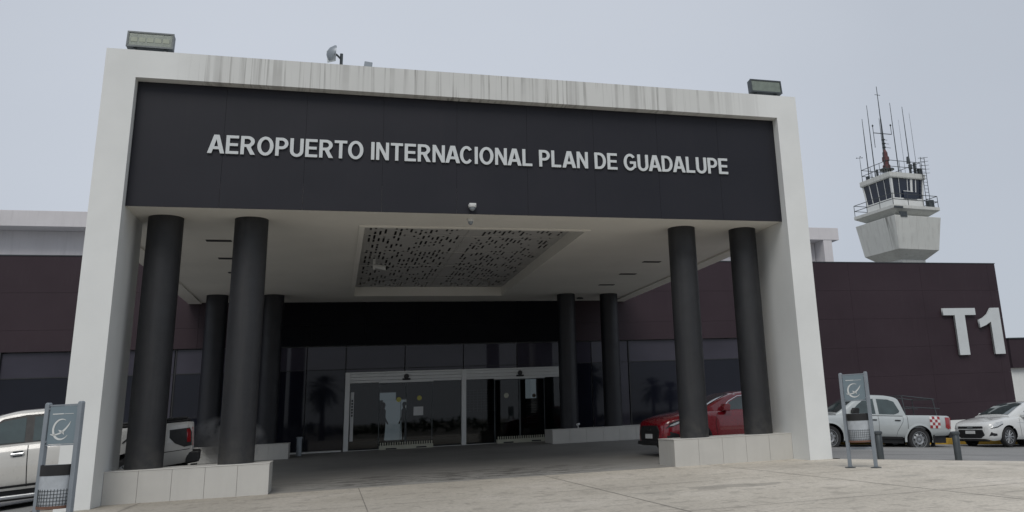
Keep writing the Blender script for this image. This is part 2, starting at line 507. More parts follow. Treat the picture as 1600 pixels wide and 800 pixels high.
def frange(a, b, st):
    n = max(1, round((b - a) / st)); return [a + (b - a) * i / n for i in range(n + 1)]

def sheet(name, xs, ys, off, m, test=None):
    b = MB(); idx = {}
    for j, y in enumerate(ys):
        for i, x in enumerate(xs):
            b.v.append((x, y, G(x, y) + (off(x, y) if callable(off) else off)))
    nx = len(xs)
    for j in range(len(ys) - 1):
        for i in range(nx - 1):
            if test and not test((xs[i] + xs[i + 1]) / 2, (ys[j] + ys[j + 1]) / 2): continue
            b.f.append((j * nx + i, j * nx + i + 1, (j + 1) * nx + i + 1, (j + 1) * nx + i)); b.mi.append(0)
    o = b.build(name, m, recalc=False)
    return tag(o, kind='structure')

# far ground, one sheet to the horizon
sheet('ground', [-900, -300, -100, -50, -10, 0, 15.14, 25, 35.14, 60, 120, 400, 900], [-900, -300, -120, -60, -25, -10, 1.3, 14.8, 20, 60, 120, 400, 900], -0.32, 'earth')
# plaza edge (kerb line) runs from the portal's right foot towards the camera
EX, EY = 15.16, -0.22
ED = Vector((3.2, -1.9)).normalized()
EN = Vector((-ED.y, ED.x)) * 1.0   # points to the road
def strip_line(name, a, b, w0, w1, z0, z1, m):
    """bar along the kerb line between distances a,b, offsets w0..w1 from it"""
    mb = MB()
    n = 12
    vs = []
    for i in range(n + 1):
        s_ = a + (b - a) * i / n
        for w in (w0, w1):
            x = EX + ED.x * s_ + EN.x * w; y = EY + ED.y * s_ + EN.y * w
            g = G(x, y)
            vs += [(x, y, g + z0), (x, y, g + z1)]
    fs = []
    for i in range(n):
        k = i * 4; q = k + 4
        fs += [(k, q, q + 1, k + 1), (k + 2, k + 3, q + 3, q + 2), (k + 1, q + 1, q + 3, k + 3)]
    fs += [(0, 1, 3, 2)]
    mb.add(vs, fs)
    return tag(mb.build(name, m, recalc=False), kind='structure')

def plaza_sheet():
    mb = MB()
    ys = frange(-26, 0.86, 1.0)
    rows = []
    for y in ys:
        # right limit on the kerb line
        if y > EY: xr = 15.14
        else: xr = EX + (EY - y) / -ED.y * ED.x
        xs = [-30 + (xr + 30) * i / 40 for i in range(41)]
        rows.append([(x, y, G(x, y)) for x in xs])
    for r in rows: mb.v += r
    n = 41
    for j in range(len(rows) - 1):
        for i in range(n - 1):
            mb.f.append((j * n + i, j * n + i + 1, (j + 1) * n + i + 1, (j + 1) * n + i)); mb.mi.append(0)
    return tag(mb.build('plaza', 'plaza', recalc=False), kind='structure')
plaza_sheet()
strip_line('kerb', 0.03, 48, 0.0, 0.16, -0.3, 0.006, 'kerb')
# slab joints sawn in the plaza
mb = MB()
for X in (-2.5, 1.2, 5.03, 8.75, 12.45):
    mb.add([(X - .007, -24, .004), (X + .007, -24, .004), (X + .007, .85, .004), (X - .007, .85, .004)], [(0, 1, 2, 3)])
for Y in (-3.3, -7.25, -11.2, -15):
    mb.add([(-20, Y - .007, .0045), (15.1, Y - .007, .0045), (15.1, Y + .007, .0045), (-20, Y + .007, .0045)], [(0, 1, 2, 3)])
mb.add([(-.6, .845, .0035), (15.14, .845, .0035), (15.14, .875, .0035), (-.6, .875, .0035)], [(0, 1, 2, 3)])
tag(mb.build('slab_joints', pmat('joint_filler', (0.20, 0.185, 0.165), 0.9, 0.3, 2), recalc=False), kind='structure')
# driveway below the canopy and road on both sides of it
sm = lambda t: max(0, min(1, t)) ** 2 * (3 - 2 * max(0, min(1, t)))
drop = lambda x, y: -0.1 * (sm((x - 15.3) / 2.0) + sm((-x - .6) / 2.0)) - 0.003
xs = frange(-40, -3, 3) + frange(-2.5, 18, .5) + frange(20, 80, 3)
sheet('driveway', [x for x in xs if -0.6 <= x <= 15.5] , frange(0.86, 14.86, .7), -0.003, 'drive')
def road_sheet():
    mb = MB()
    # right part: everything beyond the kerb line, up to the yellow kerb
    n = 24
    cols = [15.5 + i * 1.5 for i in range(50)]
    rows = frange(-40, 9.7, 1.0)
    for y in rows:
        for x in cols:
            xx = x
            if y < EY: xx = max(x, EX + (EY - y) / -ED.y * ED.x + 0.10)
            mb.v.append((xx, y, G(xx, y) + drop(x, y) - 0.002))
    nx = len(cols)
    for j in range(len(rows) - 1):
        for i in range(nx - 1):
            mb.f.append((j * nx + i, j * nx + i + 1, (j + 1) * nx + i + 1, (j + 1) * nx + i)); mb.mi.append(0)
    return tag(mb.build('road', 'asphalt', recalc=False), kind='structure')
road_sheet()
sheet('side_road', frange(-60, -0.6, 1.5), frange(0.86, 14.86, 1.0), lambda x, y: drop(x, y) - .002, 'asphalt')
sheet('apron', frange(15.5, 17.6, .5), frange(9.7, 14.86, .8), lambda x, y: drop(x, y) - .002, 'asphalt')
# raised walkway and yellow kerb in front of the T1 wall
def bar_x(name, x0, x1, y0, y1, zb, zt, m, cat=None):
    mb = MB(); n = 20
    for i in range(n + 1):
        X = x0 + (x1 - x0) * i / n
        mb.v += [(X, y0, G(X, y0) + zb), (X, y0, G(X, y0) + zt), (X, y1, G(X, y1) + zt), (X, y1, G(X, y1) + zb)]
    for i in range(n):
        k = i * 4; q = k + 4
        for f in ((k, q, q + 1, k + 1), (k + 1, q + 1, q + 2, k + 2), (k + 2, q + 2, q + 3, k + 3)):
            mb.f.append(f); mb.mi.append(0)
    mb.f += [(0, 1, 2, 3), (n * 4 + 3, n * 4 + 2, n * 4 + 1, n * 4)]; mb.mi += [0, 0]
    return tag(mb.build(name, m), kind='structure')
bar_x('yellow_kerb', 17.6, 60, 9.50, 9.94, -.25, .10, 'yellow')
bar_x('walkway', 17.6, 60, 9.943, 14.82, -.25, .070, 'walk')

# ------------------------------------------------------------------ lettering (own outlines, bold condensed grotesque)
def arc(cx, cy, rx, ry, a0, a1, n=14):
    return [(cx + rx * math.cos(R(a0 + (a1 - a0) * i / n)), cy + ry * math.sin(R(a0 + (a1 - a0) * i / n))) for i in range(n + 1)]
T_, B_ = .170, .148
def glyph(ch):
    """outline list: first polygon is the outer one, the rest are holes; cap height 1"""
    t, b = T_, B_
    if ch == 'A':
        w = .80
        return w, [[(0, 0), (.20, 0), (.262, .22), (w - .262, .22), (w - .20, 0), (w, 0), (w / 2 + .125, 1), (w / 2 - .125, 1)],
                   [(.306, .37), (w / 2, .76), (w - .306, .37)]]
    if ch == 'E':
        w = .60
        return w, [[(0, 0), (w, 0), (w, b), (t, b), (t, .43), (w - .04, .43), (w - .04, .43 + b), (t, .43 + b), (t, 1 - b), (w - .01, 1 - b), (w - .01, 1), (0, 1)]]
    if ch == 'L':
        w = .56
        return w, [[(0, 0), (w, 0), (w, b), (t, b), (t, 1), (0, 1)]]
    if ch == 'T':
        w = .64
        return w, [[(w / 2 - t / 2, 0), (w / 2 + t / 2, 0), (w / 2 + t / 2, 1 - b), (w, 1 - b), (w, 1), (0, 1), (0, 1 - b), (w / 2 - t / 2, 1 - b)]]
    if ch == 'I':
        return t, [[(0, 0), (t, 0), (t, 1), (0, 1)]]
    if ch == 'N':
        w = .66
        return w, [[(0, 0), (t * .95, 0), (t * .95, .66), (w - t, 0), (w, 0), (w, 1), (w - t * .95, 1), (w - t * .95, .36), (t, 1), (0, 1)]]
    if ch == 'O':
        w = .78
        return w, [arc(w / 2, .5, w / 2, .52, 0, 360, 36)[:-1], arc(w / 2, .5, w / 2 - t - .005, .365, 360, 0, 36)[:-1]]
    if ch == 'U':
        w = .66
        return w, [[(0, 1)] + arc(w / 2, .32, w / 2, .34, 180, 360, 20) + [(w, 1), (w - t, 1)] + arc(w / 2, .33, w / 2 - t, .195, 360, 180, 16) + [(t, 1)]]
    if ch == 'D':
        w = .68
        return w, [[(0, 0), (w * .42, 0)] + arc(w * .42, .5, w * .58, .5, -90, 90, 20)[1:-1] + [(w * .42, 1), (0, 1)],
                   [(t, b), (t, 1 - b), (w * .40, 1 - b)] + arc(w * .40, .5, w * .60 - t, .5 - b, 90, -90, 18)[1:-1] + [(w * .40, b)]]
    if ch == 'P':
        w = .62
        return w, [[(0, 0), (t, 0), (t, .37), (w * .5, .37)] + arc(w * .5, .685, w * .5, .315, -90, 90, 16)[1:-1] + [(w * .5, 1), (0, 1)],
                   [(t, .52), (t, .85), (w * .48, .85)] + arc(w * .48, .685, w * .52 - t, .165, 90, -90, 12)[1:-1] + [(w * .48, .52)]]
    if ch == 'R':
        w = .70
        return w, [[(0, 0), (t, 0), (t, .41), (.27, .41), (w - .225, 0), (w, 0), (w - .185, .33), (w * .70, .42)] + arc(w * .48, .71, w * .46, .29, -42, 90, 14)[1:-1] + [(w * .46, 1), (0, 1)],
                   [(t, .555), (t, .855), (w * .45, .855)] + arc(w * .45, .705, w * .47 - t, .15, 90, -90, 12)[1:-1] + [(w * .45, .555)]]
    if ch in 'CG':
        w = .72 if ch == 'C' else .76
        o = arc(w / 2, .5, w / 2, .52, 38, 322 if ch == 'C' else 318, 34)
        i = arc(w / 2, .5, w / 2 - t, .365, 322 if ch == 'C' else 300, 42, 30)
        if ch == 'C':
            return w, [o + i]
        return w, [arc(w / 2, .5, w / 2, .52, 38, 318, 34) + [(w - .01, .17), (w - .01, .55), (w / 2 + .0, .55), (w / 2 + .0, .40), (w - t, .40), (w - t, .235)] + arc(w / 2, .5, w / 2 - t, .365, 308, 42, 28)]
    if ch == '1':
        w = .46
        return w, [[(w - .215, 0), (w, 0), (w, 1), (w - .175, 1), (w - .26, .87), (w - .36, .79), (w - .46, .745), (w - .46, .575), (w - .33, .625), (w - .215, .70)]]

def letter_mesh(polys, sx, sz, depth, name, m, parent, x, z, y0):
    cu = bpy.data.curves.new('outline', 'CURVE'); cu.dimensions = '2D'; cu.fill_mode = 'BOTH'; cu.extrude = depth / 2
    for pl in polys:
        sp = cu.splines.new('POLY'); sp.points.add(len(pl) - 1); sp.use_cyclic_u = True
        for p, (a, b_) in zip(sp.points, pl): p.co = (a * sx, b_ * sz, 0, 1)
    tmp = bpy.data.objects.new('outline', cu); COL.objects.link(tmp)
    dg = bpy.context.evaluated_depsgraph_get(); dg.update()
    me = bpy.data.meshes.new_from_object(tmp.evaluated_get(dg))
    bpy.data.objects.remove(tmp); bpy.data.curves.remove(cu)
    me.transform(Matrix.Rotation(R(90), 4, 'X'))
    me.materials.clear(); me.materials.append(MT[m])
    me.name = name
    o = bpy.data.objects.new(name, me); COL.objects.link(o)
    o.parent = parent; o.location = (x, y0 - depth / 2, z)
    return o

# ------------------------------------------------------------------ entrance portal with canopy
W_, H_, HB, HP, XR = .557, 8.555, .573, 5.447, 15.14
portal = tag(empty('entrance_portal'), 'white framed entrance portal and canopy with charcoal fascia over the driveway', 'entrance canopy')
for x0 in (0, XR - W_):
    MB().box(x0, x0 + W_, 0, 1.92, -.12, H_ - HB).build('pillar', 'streaked', portal)
MB().box(0, XR, 0, 1.92, H_ - HB, H_).build('top_beam', 'streaked', portal)
mb = MB()
seams = [W_ + .004] + [.65 + 1.55 * k for k in range(1, 9)] + [XR - W_ - .004]
for a, b_ in zip(seams, seams[1:]):
    mb.box(a + .002, b_ - .002, .233, .253, HP - .008, H_ - HB - .004)
mb.build('fascia_panel', 'fascia', portal)
MB().box(W_ + .002, XR - W_ - .002, .258, 1.9, 6.02, H_ - HB - .002).build('fascia_backing', 'fascia', portal)
# ceiling around the recessed grille
KX0, KX1, KY0, KY1 = 5.02, 10.10, 1.75, 13.05
mb = MB()
z0, z1 = HP, 6.0
mb.box(W_ + .002, XR - W_ - .002, .256, KY0, z0, z1)
mb.box(W_ + .002, KX0, KY0, 1.93, z0, z1); mb.box(KX1, XR - W_ - .002, KY0, 1.93, z0, z1)
mb.box(-.33, KX0, 1.93, 14.82, z0, z1); mb.box(KX1, 15.28, 1.93, 14.82, z0, z1)
mb.box(KX0, KX1, KY1, 14.82, z0, z1)
mb.build('ceiling', 'ceiling', portal)
MB().box(-.33, 15.28, 1.94, 14.82, 6.003, 6.35).build('canopy_roof', 'white', portal)
for a, b_ in ((14.86, 15.30), (-.35, .06)):
    MB().box(a, b_, 1.96, 14.80, HP - .045, HP - .002).build('edge_trim', 'ceiling', portal, bevel=.006)
lip = MB()
lip.box(KX0 - .12, KX1 + .12, KY0 - .12, KY0, HP - .03, HP - .001)
lip.box(KX0 - .12, KX0, KY0, KY1, HP - .03, HP - .001); lip.box(KX1, KX1 + .12, KY0, KY1, HP - .03, HP - .001)
lip.box(KX0 - .12, KX1 + .12, KY1, KY1 + .12, HP - .03, HP - .001)
lip.build('grille_frame', 'ceiling', portal)
# perforated sheet: real slots, cut as missing cells
def grille():
    rnd = random.Random(11)
    mb = MB()
    cw = .120; cl = .10
    nx = int((KX1 - KX0) / cw); ny = int((KY1 - KY0) / cl)
    cw = (KX1 - KX0) / nx; cl = (KY1 - KY0) / ny
    z = HP + .28
    solid = [[True] * ny for _ in range(nx)]
    for i in range(nx):
        if abs(i - nx / 2) < 1.6 or i == 0 or i == nx - 1: continue
        j = rnd.randint(1, 5)
        while j < ny - 2:
            dens = .5 + .25 * math.sin(i * .55 + 1.3 * math.sin(j * .06)) * math.sin(j * .115 + i * .21)
            if rnd.random() < .26 + .55 * dens and (j % 20) > 1:
                l = rnd.choice((1, 2, 2, 3, 4, 5))
                for k in range(l):
                    if j + k < ny - 1: solid[i][j + k] = False
                j += l + rnd.choice((1, 2, 3, 4))
            else: j += rnd.choice((2, 3, 4))
    g = .29 * cw
    for i in range(nx):
        x0 = KX0 + i * cw; x1 = x0 + cw
        j = 0
        while j < ny:
            k = j
            while k < ny and solid[i][k] == solid[i][j]: k += 1
            y0 = KY0 + j * cl; y1 = KY0 + k * cl
            if solid[i][j]: mb.add([(x0, y0, z), (x1, y0, z), (x1, y1, z), (x0, y1, z)], [(0, 3, 2, 1)])
            else:
                mb.add([(x0, y0, z), (x0 + g, y0, z), (x0 + g, y1, z), (x0, y1, z)], [(0, 3, 2, 1)])
                mb.add([(x1 - g, y0, z), (x1, y0, z), (x1, y1, z), (x1 - g, y1, z)], [(0, 3, 2, 1)])
            j = k
    o = mb.build('perforated_grille', 'grille', portal, recalc=False)
    s = MB(); xm = (KX0 + KX1) / 2
    s.box(xm - .012, xm + .012, KY0, KY1, z - .012, z - .001)
    for k in range(1, 5): s.box(KX0, KX1, KY0 + k * (KY1 - KY0) / 5 - .006, KY0 + k * (KY1 - KY0) / 5 + .006, z - .010, z - .002)
    s.build('grille_joint', 'grille', portal)
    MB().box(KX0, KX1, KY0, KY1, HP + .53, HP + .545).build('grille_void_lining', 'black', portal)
MT['grille'] = pmat('grille_paint', (0.48, 0.475, 0.46), 0.7, 0.08, 0.8)
grille()
for x0 in (1.56, 13.04):
    for y in (3.62, 5.98, 8.25, 10.61):
        s = MB().box(x0, x0 + .54, y - .10, y + .10, HP - .012, HP - .001).build('light_slot', 'black', portal)
MB().lathe([(.13, 0), (.13, .03), (.09, .05)], (13.25, 13.92, HP - .05), n=18).build('smoke_detector', 'steel', portal)
for x, y in ((1.104, 1.3), (2.726, 1.3), (12.403, 1.3), (14.021, 1.3)):
    MB().lathe([(.33, .577), (.33, HP)], (x, y, 0), n=40).build('column', 'column', portal, smooth=True)
for x, y in ((.75, 13.04), (2.47, 13.04), (12.48, 13.04), (14.114, 13.04)):
    MB().lathe([(.33, .70), (.33, HP)], (x, y, 0), n=40).build('column', 'shadecol', portal, smooth=True)  # same columns further in, with the shade painted in
sg = tag(empty('airport_name_sign', (0, .222, 6.55)), 'raised light grey capitals reading AEROPUERTO INTERNACIONAL PLAN DE GUADALUPE on the fascia', 'sign')
TEXT = 'AEROPUERTO INTERNACIONAL PLAN DE GUADALUPE'
GAP, SP = .092, .34
KERN = {'AD': -.02, 'LA': .02, 'PL': 0, 'TO': -.04, 'RT': -.04, 'AL': 0, 'UA': -.04, 'NA': -.03, 'AC': -.06, 'LU': 0, 'DA': -.05, 'LP': 0, 'PU': 0}
def layout(txt):
    x = 0; out = []
    for i, ch in enumerate(txt):
        if ch == ' ': x += SP - GAP + .06; continue
        w, p = glyph(ch)
        g = GAP
        if ch in 'A': x -= .035
        out.append((x, p)); x += w + g
        if ch in 'A': x -= .035
        if i + 1 < len(txt): x += KERN.get(txt[i:i + 2], 0)
    return out, x - GAP
lay, tw = layout(TEXT)
CAP = .385; sx = (13.25 - 1.93) / tw
for x, p in lay:
    letter_mesh(p, sx, CAP, .03, 'letter', 'letter', sg, 1.93 + x * sx, 0, 0)
# low walls carrying the columns
def low_wall(x0, x1, y0, y1, zb, zt, label):
    o = tag(empty('low_wall', ((x0 + x1) / 2, (y0 + y1) / 2, zb)), label, 'low wall', 'low tiled walls under the columns')
    ox, oy, oz = o.location
    mb = MB()
    n = max(1, round((x1 - x0) / .61)); w = (x1 - x0) / n
    for k in range(n):
        for (a, b_) in ((y0, y0 + .03), (y1 - .03, y1)):
            mb.box(x0 + k * w + .003 - ox, x0 + (k + 1) * w - .003 - ox, a - oy, b_ - oy, -.15, zt - zb - .022)
    mb.build('tile_facing', 'lowwall', o)
    MB().box(x0 + .004 - ox, x1 - .004 - ox, y0 + .031 - oy, y1 - .031 - oy, -.15, zt - zb - .022).build('wall_core', 'lowwall', o)
    MB().box(x0 - .006 - ox, x1 + .006 - ox, y0 - .006 - oy, y1 + .006 - oy, zt - zb - .021, zt - zb).build('wall_cap', 'lowwall', o, bevel=.006)
low_wall(W_ + .003, 3.376, .757, 1.762, 0, .577, 'low pale tiled wall at the foot of the left pillar, beside the white pickup tail')
low_wall(11.683, XR - W_ - .003, .757, 1.762, 0, .577, 'low pale tiled wall in front of the red car')
low_wall(-.3, 3.20, 12.3, 13.5, .22, .72, 'low pale tiled wall far back left of the entrance doors')
low_wall(11.68, 15.3, 12.3, 13.5, .22, .72, 'low pale tiled wall far back right of the entrance doors')
lamp = tag(empty('wall_spotlight', (12.63, 12.45, .72)), 'tiny white spotlight standing on the far right low wall', 'light')
MB().tube((0, 0, 0), (0, 0, .09), .015).build('stem', 'alu', lamp)
MB().tube((-.03, -.03, .12), (.05, .04, .14), .045, .035, 12).build('lamp_head', 'alu', lamp)

# things on the portal
def floodlight(x, y, modules, label):
    o = tag(empty('floodlight', (x, y, 8.59)), label, 'floodlight', 'floodlights on the portal roof')
    w, h = .425, .17
    MB().box(-w, w, 0, .16, .09, .44).build('housing', 'steel', o, bevel=.02)
    mb = MB()
    mb.box(-w, w, -.025, -.002, .09, .125); mb.box(-w, w, -.025, -.002, .405, .44)
    mb.box(-w, -w + .035, -.025, -.002, .125, .405); mb.box(w - .035, w, -.025, -.002, .125, .405)
    mb.build('bezel', 'steel', o)
    MB().box(-w + .036, w - .036, -.012, -.003, .126, .404).build('glass', 'lamp_glass', o)
    if modules:
        for k in range(5):
            MB().box(-.35 + k * .145, -.235 + k * .145, -.018, -.0125, .21, .31).build('led_module', 'led', o)
    mb = MB(); mb.box(-.3, -.26, .02, .14, -.02, .09); mb.box(.26, .3, .02, .14, -.02, .09); mb.box(-.3, .3, .04, .12, -.035, -.01)
    mb.build('bracket', 'steel', o)
    o.rotation_euler = (R(-6), 0, 0)
    return o
floodlight(.715, .16, True, 'rectangular floodlight with five lamp modules on the portal roof corner')
floodlight(14.46, .16, False, 'rectangular floodlight with plain glass at the far end of the portal roof')
o = tag(empty('dish_antenna', (4.38, 1.5, 8.585)), 'small grey dish antenna on a short pole on the portal roof', 'antenna')
MB().tube((0, 0, 0), (0, 0, .84), .035, n=10).build('pole', 'steel', o)
MB().tube((0, 0, .70), (-.10, -.02, .80), .022).tube((-.10, -.02, .80), (-.17, -.04, .80), .03).build('arm', 'steel', o)
dsh = MB().lathe([(.0, .10), (.10, .07), (.19, .0), (.20, -.02), (.10, .045), (.001, .075)], (0, 0, 0), 'y', 20).build('reflector', 'grey_metal', o, smooth=True)
dsh.rotation_euler = (R(15), R(12), R(118)); dsh.location = (-.22, -.08, .82)
MB().prism([(-.30, .60), (-.12, .66), (-.12, .96), (-.20, 1.0), (-.33, .86)], 'y', -.06, .02).build('radome', 'letter', o, bevel=.01)
o = tag(empty('equipment_box', (4.91, 1.5, 8.585)), 'small tilted grey box beside the dish antenna', 'box')
MB().box(-.09, .09, -.06, .06, .05, .68).build('enclosure', 'grey_metal', o, bevel=.01)
MB().tube((0, .08, 0), (0, .08, .3), .02).build('post', 'steel', o)
o.rotation_euler = (0, R(6), 0)
def dome(x, y, z, label, r=.085):
    o = tag(empty('dome_camera', (x, y, z)), label, 'security camera', 'dome security cameras')
    MB().lathe([(r, 0), (r, -.05), (r * .9, -.06)], (0, 0, .06), n=18).build('housing', 'alu', o, smooth=True)
    MB().lathe([(r * .8, 0), (r * .72, -.035), (r * .45, -.065), (.004, -.078)], n=18).build('dome', 'grey_metal', o, smooth=True)
    return o
dome(7.17, .13, 5.56, 'white dome camera on the lower edge of the charcoal fascia')
o = MB().box(7.10, 7.24, .06, .232, 5.60, 5.64).build('mounting_arm', 'alu'); o.parent = bpy.data.objects['dome_camera']; o.matrix_parent_inverse = Matrix.Translation((-7.17, -.13, -5.56))
dome(7.22, .74, HP - .062, 'small dark dome camera fixed under the canopy ceiling', .07)
o = tag(empty('bullet_camera', (5.45, 7.5, HP + .28)), 'white bullet security camera hanging from the perforated grille', 'security camera')
MB().tube((0, 0, 0), (0, 0, -.30), .035).build('bracket', 'alu', o)
MB().tube((.02, 0, -.20), (.34, -.12, -.27), .065, .075, 14).build('housing', 'alu', o, smooth=True)
MB().tube((.34, -.12, -.27), (.36, -.127, -.275), .06, .06, 14).build('lens', 'black', o)

# ------------------------------------------------------------------ terminal building
FY = 14.834
term = tag(empty('terminal_building', (0, 0, 0)), 'long terminal building clad in dark purple panels with tinted glass below', 'building')
def boards(mb, x0, x1, z0, z1, y0, y1, pw=3.66, ph=1.22, ztop=7.03, g=.003):
    zs = [z1]
    k = 1
    while ztop - ph * k > z0 + .05:
        if ztop - ph * k < z1 - .05: zs.append(ztop - ph * k)
        k += 1
    zs.append(z0)
    xa = [x0]; k = math.ceil(x0 / pw) * pw
    while k < x1 - .05:
        if k > x0 + .05: xa.append(k)
        k += pw
    xa.append(x1)
    for a, b_ in zip(xa, xa[1:]):
        for c, d_ in zip(zs, zs[1:]):
            mb.box(a + g, b_ - g, y0, y1, d_ + g, c - g)
mb = MB(); boards(mb, -46, 2.7, 3.90, 7.03, FY, FY + .04); boards(mb, -46, -5.75, -.9, 3.895, FY, FY + .04)
mb.build('cladding', 'purple', term)
mb = MB(); boards(mb, 12.95, 22.9, 3.90, 7.03, FY, FY + .04)
mb.build('cladding', 'purple', term)
MB().box(-46, -5.8, FY + .05, FY + .2, -.9, 7.0).box(13.0, 33.3, FY + .05, FY + .058, 3.95, 7.0).box(22.9, 33.3, FY + .06, FY + .068, .22, 3.94).box(-5.79, 2.65, FY + .05, FY + .06, 3.95, 7.0).build('cladding_backing', 'purple', term)
mb = MB(); boards(mb, 22.9, 33.4, .22, 7.03, FY, FY + .04)
mb.build('gable_cladding', 'purple', term)
mb = MB(); boards(mb, 2.7, 12.95, 3.90, 5.44, FY, FY + .04, 1.83, .8); mb.build('shade_toned_cladding', 'shade_navy', term)  # wall section below the canopy, shade painted into its colour
MB().box(22.6, 33.42, FY - .03, FY + .05, -1.2, .215).build('base_strip', 'white', term, bevel=.01)
# solid masses behind the skin; the hall behind the doors stays hollow
mb = MB()
mb.box(-46, 4.3, FY + .25, 40, -2, 6.99); mb.box(13.2, 33.36, FY + .25, 40, -2, 6.99)
mb.box(4.3, 13.2, 32, 40, -2, 6.99); mb.box(4.3, 13.2, FY + .25, 32, 3.25, 6.99); mb.box(4.3, 13.2, FY + .25, 32, -2, .30)
mb.box(33.1, 33.36, FY + .06, FY + .25, -2, 6.99); mb.box(-46, -45.5, FY + .06, FY + .25, -2, 6.99)
mb.box(2.7, 12.95, FY + .06, FY + .24, 3.92, 6.9)
mb.build('wall_mass', 'inside', term)
MB().box(-46, 33.42, FY - .02, FY + .3, 7.035, 7.065).build('parapet_cap', 'steel', term)
# glazing band
def pane(x0, x1, z0, z1, m='dglass', y=FY + .10):
    MB().box(x0 + .02, x1 - .02, y, y + .02, z0, z1).build('window_pane', m, term)
def glaz(xs):
    for a, b_ in zip(xs, xs[1:]):
        pane(a, b_, 3.09, 3.87, 'transom')
        pane(a, b_, .36, 3.06)
glaz([-5.7, -.95]); glaz([-.62, .8, 2.2, 3.55, 4.86])
glaz([12.98, 13.9, 15.0]); glaz([15.42, 18.4, 22.6])
pane(-.92, -.65, .36, 3.87, 'transom'); pane(15.03, 15.39, .36, 3.87, 'transom')
for a, b_ in ((4.86, 6.9), (6.9, 9.0), (9.0, 11.0), (11.0, 12.98)): pane(a, b_, 2.98, 3.87, 'transom')
mb = MB()
for x in (-5.7, -.95, -.62, 2.2, 4.86, 15.0, 15.42, 18.4, 22.6): mb.box(x - .02, x + .02, FY + .07, FY + .13, .32, 3.89)
mb.box(-5.7, 22.6, FY + .085, FY + .13, 3.061, 3.089); mb.box(-5.73, -5.69, FY, FY + .2, -.8, 3.9)
mb.build('window_frame', 'column', term)
MB().box(-5.7, 4.80, FY + .02, FY + .2, .10, .355).build('window_sill', 'kerb', term, bevel=.008)
MB().box(13.05, 22.6, FY + .02, FY + .2, -.5, .355).build('window_sill', 'kerb', term, bevel=.008)
MB().box(2.9, 4.80, FY - .06, FY + .018, .24, .34).build('white_sill', 'alu', term)
# white frame storey set back on the roof
mb = MB()
mb.box(-46, 28.62, 20, 24, 9.10, 9.72); mb.box(27.72, 28.2, 20.02, 24, 6.99, 9.098)
mb.box(-46, 27.70, 20.9, 24, 6.99, 9.098)
mb.build('roof_storey', 'whitewall', term, bevel=.01)
ts = tag(empty('terminal_number_sign', (0, FY, 2.945)), 'large light grey T1 lettering on the dark purple gable wall', 'sign')
w, p = glyph('T'); letter_mesh([[(.22 * 1.0 + .0, 0), (.42, 0), (.42, .85), (.64, .85), (.64, 1), (0, 1), (0, .85), (.22, .85)]], 1.72 / .64, 2.05, .11, 'letter', 'letter', ts, 30.10, 0, -.04)
w, p = glyph('1'); letter_mesh(p, 1.16 / .46, 2.05, .11, 'letter', 'letter', ts, 31.97, 0, -.04)

# entrance doors
ent = tag(empty('entrance_doors', (8.95, FY, .30)), 'pair of automatic glass doors in a white aluminium frame under the canopy', 'doors')
def E(mb, name, m, parent=None, **k):
    o = mb.build(name, m, parent or ent, **k)
    o.data.transform(Matrix.Translation((-8.95, -FY, -.30))) if not parent else None
    return o
fy = FY - .09
mb = MB()
for a, b_ in ((4.86, 5.02), (8.92, 9.08), (12.96, 13.10)): mb.box(a, b_, fy, FY + .1, .18, 2.96)
mb.box(5.02, 8.92, fy, FY + .1, 2.90, 2.96); mb.box(9.08, 12.96, fy, FY + .1, 2.90, 2.96)
E(mb, 'door_frame', 'alu', bevel=.006)
mb = MB()
for a, b_ in ((5.022, 8.918), (9.082, 12.958)):
    mb.box(a, b_, fy + .03, FY + .1, 2.585, 2.66); mb.box(a, b_, fy + .02, FY + .1, 2.668, 2.78); mb.box(a, b_, fy + .03, FY + .1, 2.788, 2.895)
E(mb, 'header', 'alu', bevel=.004)
mb = MB()
for a, b_ in ((5.022, 8.918), (9.082, 12.958)): mb.box(a, b_, fy + .01, FY + .12, .18, .315)
E(mb, 'threshold', 'alu', bevel=.004)
for a, b_ in ((5.03, 6.02), (7.88, 8.91), (9.09, 10.12), (12.0, 12.95)):
    E(MB().box(a, b_, FY + .05, FY + .06, .32, 2.58), 'fixed_panel', 'clear')
for a, b_ in ((6.02, 6.945), (6.955, 7.88), (10.12, 11.055), (11.065, 12.0)):
    g = E(MB().box(a + .02, b_ - .02, FY - .02, FY - .01, .345, 2.53), 'sliding_leaf', 'clear')
    mb = MB(); mb.box(a, a + .022, FY - .03, FY, .32, 2.56); mb.box(b_ - .022, b_, FY - .03, FY, .32, 2.56); mb.box(a + .022, b_ - .022, FY - .03, FY, 2.53, 2.56); mb.box(a + .022, b_ - .022, FY - .03, FY, .32, .347)
    q = E(mb, 'leaf_frame', 'steel'); q.parent = g
for a in (6.0, 10.1):
    E(MB().box(a, a + 1.9, fy - .03, fy + .028, 2.56, 2.62), 'top_rail', 'alu')
for x in (6.95, 11.07):
    E(MB().lathe([(.07, -.03), (.09, 0), (.07, .03)], (x, fy - .02, 2.77), 'y', 16), 'sensor', 'black')
    E(MB().box(x - .14, x + .14, fy - .05, fy + .018, 2.64, 2.70), 'sensor_bar', 'black', bevel=.015)
for a in (6.05, 10.15):
    mb = MB(); mb.box(a, a + 1.83, FY - .42, FY - .12, .20, .43)
    E(mb, 'barrier_base', 'cream', bevel=.01)
    mb = MB()
    for k in range(22): mb.box(a + .02 + k * .083, a + .055 + k * .083, FY - .42, FY - .36, .432, .53)
    E(mb, 'barrier_comb', 'cream')
    E(MB().box(a + .22, a + .58, FY - .425, FY - .421, .30, .345).box(a + 1.25, a + 1.60, FY - .425, FY - .421, .31, .355), 'barrier_marking', 'black')
